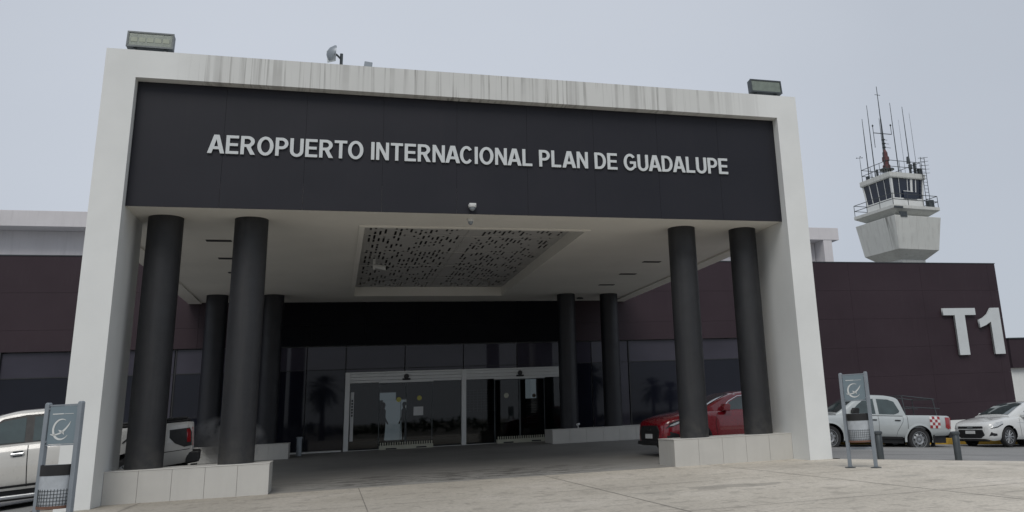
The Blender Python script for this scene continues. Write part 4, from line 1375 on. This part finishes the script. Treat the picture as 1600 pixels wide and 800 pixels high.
# white double cab pickup beside the portal --------------------------------
def white_pickup():
    P = dict(L=5.85, hw=1.0,
             zs=[(0, 1.0), (.08, 1.10), (.4, 1.18), (1.4, 1.26), (1.8, 1.28), (4.05, 1.31), (4.08, 1.40), (5.75, 1.42), (5.85, 1.40)],
             zc=[(0, 1.05), (.15, 1.18), (.6, 1.28), (1.8, 1.34), (5.85, 1.43)],
             wx=[(0, .78), (.06, .88), (.2, .95), (.5, .985), (1.0, 1.0), (5.2, 1.0), (5.72, .98), (5.85, .95)],
             sill=[(0, .42), (.4, .42), (1.6, .46), (4.2, .46), (5.2, .56), (5.85, .60)],
             wheels=(1.0, 4.70), wr=.42, arch=.51, bed=None,
             cab=dict(wb=[(1.35, .86), (1.8, .90), (2.4, .92), (3.95, .92), (4.08, .90)], tum=.30,
                      roof=[(1.40, 1.32), (1.75, 1.52), (2.15, 1.77), (2.45, 1.91), (2.8, 1.955), (3.3, 1.955), (3.7, 1.93), (3.92, 1.86), (4.08, 1.36)], crown=.035))
    root, c = pickup('pickup_truck', 'white double cab pickup parked behind the left pillar, its tail beside the columns', 'pickup truck', P, 'car_pearl')
    c.screen(1.50, 2.40, .90, .84, root)
    fn = c.ch
    c.side_patch('window_surround', [(1.86, 1.33), (2.16, 1.60), (2.47, 1.82), (2.85, 1.865), (3.45, 1.855), (3.75, 1.80), (3.93, 1.44), (3.88, 1.33)], 'black', root, .005, fn)
    c.side_patch('side_window', [(1.95, 1.36), (2.20, 1.60), (2.49, 1.78), (2.86, 1.82), (2.86, 1.345)], 'car_glass', root, .010, fn)
    c.side_patch('side_window', [(3.00, 1.82), (3.42, 1.81), (3.68, 1.75), (3.84, 1.44), (3.78, 1.36), (3.00, 1.345)], 'car_glass', root, .010, fn)
    c.seam('door_seam', [(1.86, 1.27), (1.80, 1.0), (1.82, .60), (1.88, .50)], root)
    c.seam('door_seam', [(2.93, 1.28), (2.93, .50)], root, .016)
    c.seam('door_seam', [(3.96, 1.30), (3.94, 1.05), (3.80, .80), (3.76, .50)], root)
    c.seam('bed_seam', [(4.10, 1.36), (4.10, .62)], root, .018)
    c.seam('sill_trim', [(1.6, .52), (4.15, .54)], root, .045, .012)
    c.seam('bumper_seam', [(5.28, .84), (5.80, .86)], root, .014)
    for x in (2.78, 3.78):
        for sd_ in (-1, 1):
            y = c.sy(x, 1.12)
            mb = MB().box(x - .13, x + .10, y + .005, y + .04, 1.10, 1.15)
            o = mb.build('door_handle', 'chrome', root, bevel=.012)
            q = MB().box(x - .09, x + .07, y + .001, y + .006, 1.07, 1.185).build('handle_recess', 'steel', root)
            if sd_ < 0: o.scale = (1, -1, 1); q.scale = (1, -1, 1)
    mirror_part(c, root, 2.02, 1.42, 'black', 1.2)
    for q in (-1.03, .86): MB().box(1.7, 4.15, q, q + .17, .30, .37).build('running_board', 'rim', root, bevel=.02)
    c.side_patch('headlight', [(.05, .86), (.10, 1.06), (.5, 1.14), (.55, 1.0)], 'lamp_clear', root, .008)
    # hexagonal dark lamp with a red inner half
    c.side_patch('tail_light', [(5.42, 1.28), (5.80, 1.29), (5.84, 1.20), (5.84, .93), (5.70, .91), (5.52, 1.0), (5.42, 1.12)], 'black', root, .010)
    c.side_patch('tail_light_lens', [(5.74, 1.27), (5.80, 1.27), (5.82, 1.20), (5.82, 1.0), (5.75, 1.0)], 'lamp_red', root, .018)
    for sd_ in (-1, 1):
        a, b_ = (.86, .93) if sd_ > 0 else (-.93, -.86)
        MB().box(5.845, 5.865, a, b_, .92, 1.30).build('tail_light', 'lamp_red', root)
    MB().box(5.848, 5.872, -.78, .78, .84, 1.40).build('tailgate', 'car_pearl', root, bevel=.02)
    MB().prism([(5.72, .56), (5.98, .58), (6.0, .80), (5.72, .82)], 'y', -.95, .95).build('rear_bumper', 'black', root, bevel=.03)
    MB().box(5.80, 5.93, -.2, .2, .40, .52).build('tow_hitch', 'steel', root)
    MB().box(4.16, 5.80, -.86, .86, 1.425, 1.475).build('bed_cover', 'black', root, bevel=.02)
    for y in (-.84, .84):
        MB().tube((4.2, y, 1.50), (5.75, y, 1.50), .028).build('bed_rail', 'black', root)
    MB().box(-.03, .006, -.5, .5, .62, 1.0).build('grille', 'black', root, bevel=.03)
    MB().prism([(-.10, .42), (.10, .38), (.10, .62), (-.06, .62)], 'y', -.8, .8).build('front_bumper', 'chrome', root, bevel=.03)
    # dark claw-mark decal on the bed side
    mb = MB()
    for k in range(3):
        x = 4.55 + k * .10; z = 1.12 + k * .05
        vs = [(xx, sd * (c.sy(xx, zz) + .008), zz) for sd in (-1,) for xx, zz in ((x, z), (x + .02, z - .02), (x + .22, z + .14), (x + .17, z + .15))]
        mb.add(vs, [(0, 1, 2, 3)])
    mb.build('side_decal', 'black', root)
    return root, c
r, c = white_pickup()
def g2(x, y, o=0): return (x, y, G(x, y) + drop(x, y) + o)
orient(r, (-3.15, 3.35, -.30), (.50, 3.78, -.06), c.wheels)
WHITE = r

# sedan and crossover ------------------------------------------------------
def white_sedan():
    root = tag(empty('sedan'), 'white four door sedan with alloy wheels parked by the T1 wall', 'car')
    c = Car(4.55, .88,
            [(0, .62), (.05, .70), (.20, .78), (.6, .87), (1.15, .93), (1.6, .96), (3.5, 1.0), (4.2, 1.03), (4.48, 1.0), (4.55, .92)],
            [(0, .64), (.08, .76), (.3, .86), (.7, .95), (1.2, 1.01), (1.6, 1.03), (3.8, 1.06), (4.3, 1.07), (4.55, .95)],
            [(0, .66), (.05, .80), (.15, .90), (.4, .965), (.9, 1.0), (3.6, 1.0), (4.2, .96), (4.5, .88), (4.55, .80)],
            [(0, .26), (.2, .20), (.5, .22), (1.4, .24), (3.2, .24), (4.1, .28), (4.55, .36)],
            (.87, 3.47), .325, .385,
            dict(wb=[(1.05, .84), (1.5, .88), (2.2, .90), (3.4, .89), (4.2, .82)], tum=.44,
                 roof=[(1.10, 1.0), (1.5, 1.18), (1.95, 1.36), (2.25, 1.44), (2.6, 1.465), (3.0, 1.45), (3.4, 1.38), (3.8, 1.22), (4.2, 1.07)], crown=.03))
    c.body('car_white', root); c.greenhouse('car_white', root); c.wheel(root, 10, tw=.20)
    c.screen(1.18, 2.12, .90, .84, root); c.screen(3.35, 4.02, .82, .84, root, 'rear_screen', sgn=1)
    c.screen(2.35, 3.0, .55, .55, root, 'sunroof', 'black', .010)
    fn = c.ch
    c.side_patch('side_window', [(1.62, 1.00), (1.95, 1.20), (2.25, 1.345), (2.62, 1.375), (2.62, 1.02)], 'car_glass', root, .006, fn)
    c.side_patch('side_window', [(2.72, 1.375), (3.05, 1.355), (3.40, 1.28), (3.72, 1.12), (3.62, 1.04), (2.72, 1.02)], 'car_glass', root, .006, fn)
    c.seam('window_trim', [(1.52, .985), (3.75, 1.03)], root, .016, .008, 'chrome')
    c.seam('door_seam', [(1.45, .93), (1.40, .70), (1.46, .34)], root)
    c.seam('door_seam', [(2.67, .97), (2.67, .32)], root)
    c.seam('door_seam', [(3.62, 1.0), (3.45, .82), (3.12, .60), (3.05, .34)], root)
    c.seam('body_crease', [(1.3, .78), (3.4, .84)], root, .012, .002, 'car_silver')
    for x in (2.50, 3.45):
        for sd_ in (-1, 1):
            y = c.sy(x, .86)
            o = MB().box(x - .1, x + .08, y, y + .03, .85, .88).build('door_handle', 'car_white', root, bevel=.01)
            if sd_ < 0: o.scale = (1, -1, 1)
    mirror_part(c, root, 1.72, 1.02, 'car_white', .95)
    c.side_patch('headlight', [(.03, .60), (.06, .70), (.28, .775), (.62, .83), (.60, .76), (.35, .66), (.10, .60)], 'lamp_clear', root, .010)
    c.side_patch('headlight_trim', [(.10, .60), (.35, .65), (.60, .75), (.60, .73), (.35, .63), (.10, .58)], 'black', root, .012)
    c.side_patch('fog_light_recess', [(.05, .34), (.30, .36), (.30, .42), (.10, .48)], 'black', root, .008)
    MB().box(-.015, .012, -.52, .52, .59, .655).build('grille', 'black', root, bevel=.02)
    MB().prism([(-.50, .555), (.50, .555), (.58, .38), (.42, .28), (-.42, .28), (-.58, .38)], 'x', -.014, .02).build('lower_grille', 'black', root, bevel=.02)
    MB().box(-.022, -.015, -.52, .52, .655, .668).box(-.022, -.015, -.12, .12, .605, .635).build('grille_trim', 'chrome', root)
    MB().box(-.03, -.016, -.20, .20, .42, .52).build('number_plate', 'paper', root)
    MB().prism([(-.03, .20), (.12, .17), (.12, .22), (-.02, .24)], 'y', -.66, .66).build('front_lip', 'black', root, bevel=.01)
    c.side_patch('tail_light', [(4.15, .90), (4.20, .98), (4.50, .96), (4.52, .80), (4.3, .80)], 'lamp_red', root, .010)
    return root, c
r, c = white_sedan()
ax = Vector((.98, .17, -.045)).normalized()
p0 = Vector((26.02, 8.0, 0)) ; p1 = p0 + ax * 2.6
orient(r, (p0.x, p0.y, G(p0.x, p0.y) - .11), (p1.x, p1.y, G(p1.x, p1.y) - .11), c.wheels)
SEDAN = r

def red_car():
    root = tag(empty('crossover_car'), 'dark red crossover car standing behind the right columns and low wall', 'car')
    c = Car(4.45, .90,
            [(0, .70), (.05, .80), (.20, .88), (.6, .97), (1.1, 1.03), (1.6, 1.06), (3.5, 1.10), (4.2, 1.12), (4.40, 1.05), (4.45, .95)],
            [(0, .72), (.08, .86), (.3, .97), (.7, 1.06), (1.2, 1.12), (1.6, 1.14), (3.8, 1.15), (4.3, 1.14), (4.45, 1.0)],
            [(0, .70), (.05, .82), (.15, .90), (.4, .965), (.9, 1.0), (3.6, 1.0), (4.2, .97), (4.4, .90), (4.45, .82)],
            [(0, .32), (.2, .26), (.5, .28), (1.4, .28), (3.2, .28), (4.1, .34), (4.45, .42)],
            (.90, 3.58), .35, .415,
            dict(wb=[(1.05, .84), (1.5, .88), (2.2, .90), (3.4, .89), (4.3, .84)], tum=.40,
                 roof=[(1.15, 1.10), (1.5, 1.27), (1.9, 1.44), (2.2, 1.53), (2.6, 1.57), (3.1, 1.565), (3.6, 1.51), (3.95, 1.42), (4.3, 1.16)], crown=.03))
    c.body('car_red', root); c.greenhouse('car_red', root); c.wheel(root, 10, tw=.21)
    c.screen(1.25, 2.10, .90, .84, root); c.screen(3.85, 4.24, .82, .84, root, 'rear_screen', sgn=1)
    fn = c.ch
    c.side_patch('side_window', [(1.72, 1.10), (2.0, 1.30), (2.28, 1.43), (2.65, 1.47), (2.65, 1.12)], 'car_glass', root, .006, fn)
    c.side_patch('side_window', [(2.75, 1.47), (3.15, 1.46), (3.60, 1.38), (3.80, 1.22), (3.70, 1.14), (2.75, 1.12)], 'car_glass', root, .006, fn)
    c.seam('window_trim', [(1.68, 1.11), (1.98, 1.325), (2.27, 1.455), (2.7, 1.495), (3.15, 1.485), (3.62, 1.405)], root, .014, .010, 'chrome', fn=fn)
    c.seam('door_seam', [(1.55, 1.02), (1.48, .78), (1.52, .40)], root)
    c.seam('door_seam', [(2.70, 1.06), (2.70, .38)], root)
    c.seam('door_seam', [(3.66, 1.08), (3.52, .90), (3.16, .66), (3.12, .40)], root)
    c.seam('sill_cladding', [(1.36, .33), (3.12, .33)], root, .10, .010)
    for xw in c.wheels:
        for sd_ in (-1, 1):
            mb = MB()
            vs = []; n = 20
            for i in range(n + 1):
                t = math.pi * (-.02 + 1.04 * i / n)
                for rr in (.413, .475):
                    x = xw + rr * math.cos(t); z = c.wr + rr * math.sin(t) * .98
                    vs.append((x, sd_ * (c.sy(min(max(x, 0), c.L), max(z, .4)) + .010), z))
            mb.add(vs, [(2 * i, 2 * i + 1, 2 * i + 3, 2 * i + 2) for i in range(n)])
            mb.build('arch_cladding', 'black', root, smooth=True)
    for x in (2.52, 3.50):
        for sd_ in (-1, 1):
            y = c.sy(x, .95)
            o = MB().box(x - .1, x + .08, y, y + .03, .94, .97).build('door_handle', 'car_red', root, bevel=.01)
            if sd_ < 0: o.scale = (1, -1, 1)
    mirror_part(c, root, 1.80, 1.15, 'car_red', 1.0)
    c.side_patch('headlight', [(.04, .70), (.10, .76), (.35, .84), (.66, .92), (.56, .82), (.30, .72), (.10, .66)], 'black', root, .008)
    c.side_patch('headlight_lens', [(.16, .72), (.30, .79), (.50, .855), (.46, .80), (.28, .73)], 'lamp_clear', root, .014)
    c.side_patch('corner_cladding', [(.03, .34), (.03, .52), (.20, .58), (.42, .52), (.46, .36), (.2, .30)], 'black', root, .008)
    MB().prism([(-.46, .74), (.46, .74), (.60, .60), (.50, .34), (-.50, .34), (-.60, .60)], 'x', -.018, .02).build('grille', 'black', root, bevel=.02)
    MB().box(-.026, -.018, -.10, .10, .60, .68).build('grille_badge', 'chrome', root)
    MB().box(-.036, -.019, -.20, .20, .42, .53).build('number_plate', 'paper', root)
    MB().prism([(-.05, .28), (.12, .24), (.12, .34), (-.03, .36)], 'y', -.68, .68).build('front_lip', 'black', root, bevel=.01)
    c.side_patch('tail_light', [(4.05, .98), (4.10, 1.08), (4.40, 1.06), (4.42, .90), (4.2, .90)], 'lamp_red', root, .010)
    return root, c
r, c = red_car()
orient(r, (13.25, 4.35, G(13, 4.35) + .0), (15.91, 4.60, G(15.71, 4.62) - .05), c.wheels)
RED = r

# ------------------------------------------------------------------ sign stands with litter bins
def emblem_mb(w, y):
    """crescent ring with a gull sweeping through it"""
    mb = MB()
    def ribbon(pts, ws):
        vs = []
        for i, (x, z) in enumerate(pts):
            a = pts[max(0, i - 1)]; b_ = pts[min(len(pts) - 1, i + 1)]
            dx, dz = b_[0] - a[0], b_[1] - a[1]; l = math.hypot(dx, dz) or 1
            h = ws[i] / 2
            vs += [(x - dz / l * h, y, z + dx / l * h), (x + dz / l * h, y, z - dx / l * h)]
        mb.add(vs, [(2 * i, 2 * i + 1, 2 * i + 3, 2 * i + 2) for i in range(len(pts) - 1)])
    n = 26
    pts = [(w * .92 * math.cos(R(62 + 262 * i / n)), w * .92 * math.sin(R(62 + 262 * i / n))) for i in range(n + 1)]
    ribbon(pts, [w * (.03 + .20 * math.sin(math.pi * i / n)) for i in range(n + 1)])
    g = [(-1.22, -.42), (-.9, -.50), (-.5, -.46), (-.1, -.36), (.25, -.16), (.55, .10), (.82, .42), (.98, .72)]
    ribbon([(a * w, b_ * w) for a, b_ in g], [w * k for k in (.05, .16, .13, .15, .20, .17, .12, .02)])
    ribbon([(-.32 * w, -.06 * w), (-.05 * w, -.20 * w), (.22 * w, -.30 * w), (.34 * w, -.50 * w)], [w * k for k in (.03, .20, .18, .02)])
    return mb
def sign_stand(loc, rz, sc_, label):
    o = tag(empty('sign_stand', loc, rz), label, 'sign stand', 'sign stands with litter bins')
    o.scale = (sc_, sc_, sc_)
    H = 1.76; hw = .25
    for s_ in (-1, 1):
        mb = MB()
        mb.prism([(s_ * hw - .032, 0), (s_ * hw + .032, 0), (s_ * hw + .032, H - .02), (s_ * hw + .018, H), (s_ * hw - .018, H), (s_ * hw - .032, H - .02)], 'y', -.03, .03)
        p_ = mb.build('post', 'grey_metal', o, bevel=.008)
        MB().lathe([(.10, 0), (.10, .012), (.05, .02)], (s_ * hw, 0, 0), n=16).build('foot_plate', 'steel', p_)
    pn = MB().box(-hw + .04, hw - .04, -.012, .012, 1.24, 1.71).build('sign_panel', 'panelgrey', o, bevel=.004)
    em = emblem_mb(.135, -.0150).build('emblem', 'emblem', pn, recalc=False); em.location = (.0, 0, 1.42)
    MB().box(-.155, .01, -.0155, -.0125, 1.606, 1.618).box(.02, .16, -.0155, -.0125, 1.607, 1.613).build('caption_line', 'emblem', pn)
    mb = MB(); mb.box(-hw + .033, hw - .033, -.015, .015, 1.712, 1.73); mb.box(-hw + .033, hw - .033, -.015, .015, 1.22, 1.237); mb.box(-hw + .033, hw - .033, -.02, .02, .33, .375)
    for z in (1.27, 1.68):
        for s_ in (-1, 1): mb.tube((s_ * (hw - .04), -.02, z), (s_ * (hw - .04), .02, z), .012)
    mb.build('crossbar', 'grey_metal', o)
    # half-round litter bin hung between the posts
    def half(r0, r1, z0, z1, t=.006, n=16):
        mb = MB(); vs = []
        for z, r_ in ((z0, r0), (z1, r1)):
            for k in range(n + 1):
                a = math.pi + math.pi * k / n
                vs.append((r_ * 1.05 * math.cos(a), r_ * .8 * math.sin(a), z)); vs.append(((r_ - t) * 1.05 * math.cos(a), (r_ - t) * .8 * math.sin(a), z))
        m_ = 2 * (n + 1); fs = []
        for k in range(n):
            a = 2 * k; fs += [(a, a + 2, m_ + a + 2, m_ + a), (a + 1, m_ + a + 1, m_ + a + 3, a + 3), (m_ + a, m_ + a + 2, m_ + a + 3, m_ + a + 1), (a, a + 1, a + 3, a + 2)]
        mb.add(vs, fs); return mb
    lb = empty('litter_bin', (0, 0, 0), 0, o)
    half(.200, .202, .86, .99).build('rim', 'black', lb, smooth=True)
    half(.192, .196, .62, .86).build('liner', 'liner', lb, smooth=True)
    mb = MB()
    for k in range(17):
        a = math.pi + math.pi * k / 16
        mb.tube((.200 * math.cos(a), .158 * math.sin(a), .50), (.204 * math.cos(a), .160 * math.sin(a), .70), .003, n=4)
    for z in (.52, .56, .60, .64, .68):
        for k in range(16):
            a = math.pi + math.pi * k / 16; b_ = math.pi + math.pi * (k + 1) / 16
            mb.tube((.202 * math.cos(a), .159 * math.sin(a), z), (.202 * math.cos(b_), .159 * math.sin(b_), z), .003, n=4)
    mb.build('wire_mesh', 'steel', lb)
    half(.188, .192, .50, .62).build('bag', 'liner', lb, smooth=True)
    half(.20, .203, .465, .50).build('tray', 'rust', lb, smooth=True)
    MB().box(-.205, .205, .0, .008, .465, .99).build('back_plate', 'liner', lb)
    return o
fx = Vector((14.23, -3.07)) - Vector((13.92, -2.67))
sign_stand((14.075, -2.87, .0), math.atan2(fx.y, fx.x), 1.0, 'grey sign stand with bird emblem and litter bin in front of the silver pickup')
fl = Vector((1.66, -5.84)) - Vector((1.21, -5.58))
sign_stand((1.43, -5.70, 0), math.atan2(fl.y, fl.x), .93, 'grey sign stand with bird emblem and litter bin in front of the left pillar')

# ------------------------------------------------------------------ people in the hall
def person(loc, rz, label, coat):
    bm = bmesh.new()
    J = {'pel': (0, 0, .95, .155, .115), 'wa': (0, 0, 1.08, .15, .11), 'ch': (0, .01, 1.30, .185, .125), 'sh': (0, .01, 1.42, .13, .09), 'nk': (0, 0, 1.50, .058, .058),
         'hd0': (0, -.01, 1.58, .072, .082), 'hd': (0, -.01, 1.66, .082, .098), 'hd1': (0, 0, 1.735, .055, .065)}
    for s_, n in ((1, 'l'), (-1, 'r')):
        J.update({'hp' + n: (s_ * .09, 0, .88, .10, .10), 'kn' + n: (s_ * .11, -.01, .49, .062, .065), 'an' + n: (s_ * .12, .01, .09, .042, .045), 'to' + n: (s_ * .13, -.13, .04, .042, .03),
                  'sd' + n: (s_ * .20, .01, 1.40, .066, .066), 'el' + n: (s_ * .28, .03, 1.13, .048, .048), 'wr' + n: (s_ * .22, -.10, .93, .033, .033), 'ha' + n: (s_ * .19, -.14, .87, .04, .022)})
    E_ = [('pel', 'wa'), ('wa', 'ch'), ('ch', 'sh'), ('sh', 'nk'), ('nk', 'hd0'), ('hd0', 'hd'), ('hd', 'hd1')]
    for n in 'lr': E_ += [('pel', 'hp' + n), ('hp' + n, 'kn' + n), ('kn' + n, 'an' + n), ('an' + n, 'to' + n), ('sh', 'sd' + n), ('sd' + n, 'el' + n), ('el' + n, 'wr' + n), ('wr' + n, 'ha' + n)]
    V = {k: bm.verts.new(v[:3]) for k, v in J.items()}
    # fingers: four short chains and a thumb from each palm
    for s_, n in ((1, 'l'), (-1, 'r')):
        for q in range(4):
            k = 'f%d%s' % (q, n); J[k] = (s_ * (.205 - q * .0), -.155 + q * .022 - .03, .80 + abs(q - 1.5) * .008, .010, .010); V[k] = bm.verts.new(J[k][:3]); E_.append(('ha' + n, k))
        k = 'th' + n; J[k] = (s_ * .165, -.185, .85, .011, .011); V[k] = bm.verts.new(J[k][:3]); E_.append(('ha' + n, k))
    for a, b_ in E_: bm.edges.new((V[a], V[b_]))
    bm.verts.index_update()
    me = bpy.data.meshes.new('person'); order = [J[k] for k in V]
    bm.to_mesh(me); bm.free()
    o = bpy.data.objects.new('person', me); COL.objects.link(o)
    md = o.modifiers.new('skin', 'SKIN')
    for v, j in zip(me.skin_vertices[0].data, order): v.radius = (j[3], j[4])
    me.skin_vertices[0].data[0].use_root = True
    o.modifiers.new('sub', 'SUBSURF').levels = 1
    o.modifiers['sub'].render_levels = 2
    for m in (coat, 'trousers', 'skin'): me.materials.append(MT[m])
    dg = bpy.context.evaluated_depsgraph_get(); dg.update()
    me2 = bpy.data.meshes.new_from_object(o.evaluated_get(dg))
    o.modifiers.clear(); o.data = me2
    me2.materials.clear()
    for m in (coat, 'trousers', 'skin', 'black'): me2.materials.append(MT[m])
    for p in me2.polygons:
        z = p.center.z; p.use_smooth = True
        p.material_index = 2 if (z > 1.50 or (z < .92 and abs(p.center.x) > .145 and p.center.y < -.08 and z > .7)) else (0 if z > .90 or abs(p.center.x) > .20 else (1 if z > .09 else 3))
    o.location = loc; o.rotation_euler = (0, 0, rz)
    tag(o, label, 'person')
    bmh = bmesh.new(); bmesh.ops.create_uvsphere(bmh, u_segments=16, v_segments=10, radius=1)
    for v in bmh.verts: v.co = Vector((v.co.x * .088, v.co.y * .102 + .012, v.co.z * .09 + 1.70))
    bmesh.ops.delete(bmh, geom=[v for v in bmh.verts if v.co.z < 1.66 and v.co.y < .0], context='VERTS')
    mh = bpy.data.meshes.new('hair'); bmh.to_mesh(mh); bmh.free(); mh.materials.append(MT['black'])
    h = bpy.data.objects.new('hair', mh); COL.objects.link(h); h.parent = o
    f = MB(); f.lathe([(.014, -.02), (.004, .012)], (0, -.108, 1.645), 'y', 8)
    f.build('nose', 'skin', o)
    f = MB(); f.box(-.040, -.022, -.100, -.092, 1.668, 1.676).box(.022, .040, -.100, -.092, 1.668, 1.676).box(-.022, .022, -.100, -.090, 1.598, 1.603)
    f.build('eyes_and_mouth', 'black', o)
    return o
person((6.66, 24.4, .30), R(70), 'person in a grey jacket and dark trousers standing left of the lit door inside', 'jacket')
person((7.62, 24.8, .30), R(-70), 'person in a grey jacket and dark trousers standing right of the lit door inside', 'jacket')

# ------------------------------------------------------------------ palms across the forecourt, mirrored in the glass
def palm(x, y, h, label, seed, fan=1.3):
    rnd = random.Random(seed)
    o = tag(empty('palm_tree', (x, y, G(x, y) - .3)), label, 'palm tree', 'palm trees across the forecourt')
    MB().lathe([(.26, 0), (.20, h * .3), (.17, h * .7), (.22, h * .95), (.15, h)], n=12).build('trunk', 'trunk', o, smooth=True)
    mb = MB()
    for k in range(46):
        a = rnd.uniform(0, 2 * math.pi); el = rnd.uniform(-70, 75); L = fan * rnd.uniform(.8, 1.15)
        dx, dy = math.cos(a), math.sin(a); pts = []
        for q in range(6):
            t = q / 5
            e_ = R(el - 45 * t * t)
            r_ = L * t
            pts.append(Vector((dx * r_ * math.cos(R(el)) * (1), dy * r_ * math.cos(R(el)), h + r_ * math.sin(R(el)) - .35 * L * t * t)))
        side = Vector((-dy, dx, 0))
        for q in range(2, 6):
            for s_ in (-1, 1):
                for g in (0, .5):
                    b0 = pts[q - 1].lerp(pts[q], g); w = .42 * L * (1 - abs(q / 5 - .75))
                    tip = b0 + side * s_ * w + (pts[q] - pts[q - 1]) * 1.3 - Vector((0, 0, .10))
                    mb.add([b0, b0 + (pts[q] - pts[q - 1]) * .32, tip], [(0, 1, 2)])
        for q in range(1, 6): mb.tube(pts[q - 1], pts[q], .02, .012, 4)
    mb.build('crown', 'frond', o, recalc=False)
    return o
palm(3.6, -31, 4.6, 'short fan palm nearest the forecourt, mirrored left of the doors', 3, 1.5)
palm(37.9, -45, 5.0, 'fan palm mirrored in the glass right of the back columns', 4, 1.5)
palm(41.4, -49, 4.7, 'slightly shorter fan palm beside its neighbour, mirrored in the glass', 5, 1.4)
palm(28.05, -34, 5.6, 'tall fan palm mirrored between the back columns', 6, 1.6)
def hedge():
    rnd = random.Random(5); mb = MB()
    for k in range(7000):
        x = rnd.uniform(-90, 130); hmax = .7 + .3 * math.sin(x * .13) + .4 * math.sin(x * .31 + 2) + .2 * math.sin(x * .9)
        z = rnd.uniform(-.3, hmax); y = -78 + rnd.uniform(-2, 2)
        s_ = rnd.uniform(.25, .6); a = Vector((x, y, z))
        mb.add([a + Vector((rnd.uniform(-s_, s_), rnd.uniform(-s_, s_), rnd.uniform(-s_, s_))) for _ in range(3)], [(0, 1, 2)])
    return mb
tag(hedge().build('distant_shrubs', 'frond', recalc=False), 'dark line of shrubs far across the forecourt, mirrored in the glass', 'shrubs', kind='stuff')

# ------------------------------------------------------------------ exhaust smoke behind the pickup
def smoke():
    bm = bmesh.new(); bmesh.ops.create_icosphere(bm, subdivisions=3, radius=1)
    for v in bm.verts: v.co = Vector((v.co.x * .95, v.co.y * .5, v.co.z * .62))
    me = bpy.data.meshes.new('exhaust_smoke'); bm.to_mesh(me); bm.free()
    m = bpy.data.materials.new('smoke'); m.use_nodes = True; t = m.node_tree; t.nodes.clear()
    out = t.nodes.new('ShaderNodeOutputMaterial'); pv = t.nodes.new('ShaderNodeVolumePrincipled')
    pv.inputs['Color'].default_value = (.95, .93, .91, 1); pv.inputs['Anisotropy'].default_value = .2
    p = opos(t)
    ln = t.nodes.new('ShaderNodeVectorMath'); ln.operation = 'LENGTH'
    mpn = t.nodes.new('ShaderNodeMapping'); mpn.inputs['Scale'].default_value = (1 / .95, 2, 1 / .62); lnk(t, p, mpn.inputs[0]); lnk(t, mpn.outputs[0], ln.inputs[0])
    fall = ramp(t, ln.outputs['Value'], [(0.2, 1.0), (0.95, 0.0)])
    nn = ramp(t, noise(t, p, 3.2, 4), [(.42, 0), (.62, 1)])
    lnk(t, mathn(t, 'MULTIPLY', mathn(t, 'MULTIPLY', fall, nn), 8.0), pv.inputs['Density'])
    lnk(t, pv.outputs[0], out.inputs['Volume'])
    me.materials.append(m)
    o = bpy.data.objects.new('exhaust_smoke', me); COL.objects.link(o); o.location = (2.25, 3.6, .95)
    tag(o, 'thin grey puff of exhaust smoke behind the white pickup tail', 'smoke', kind='stuff')
smoke()
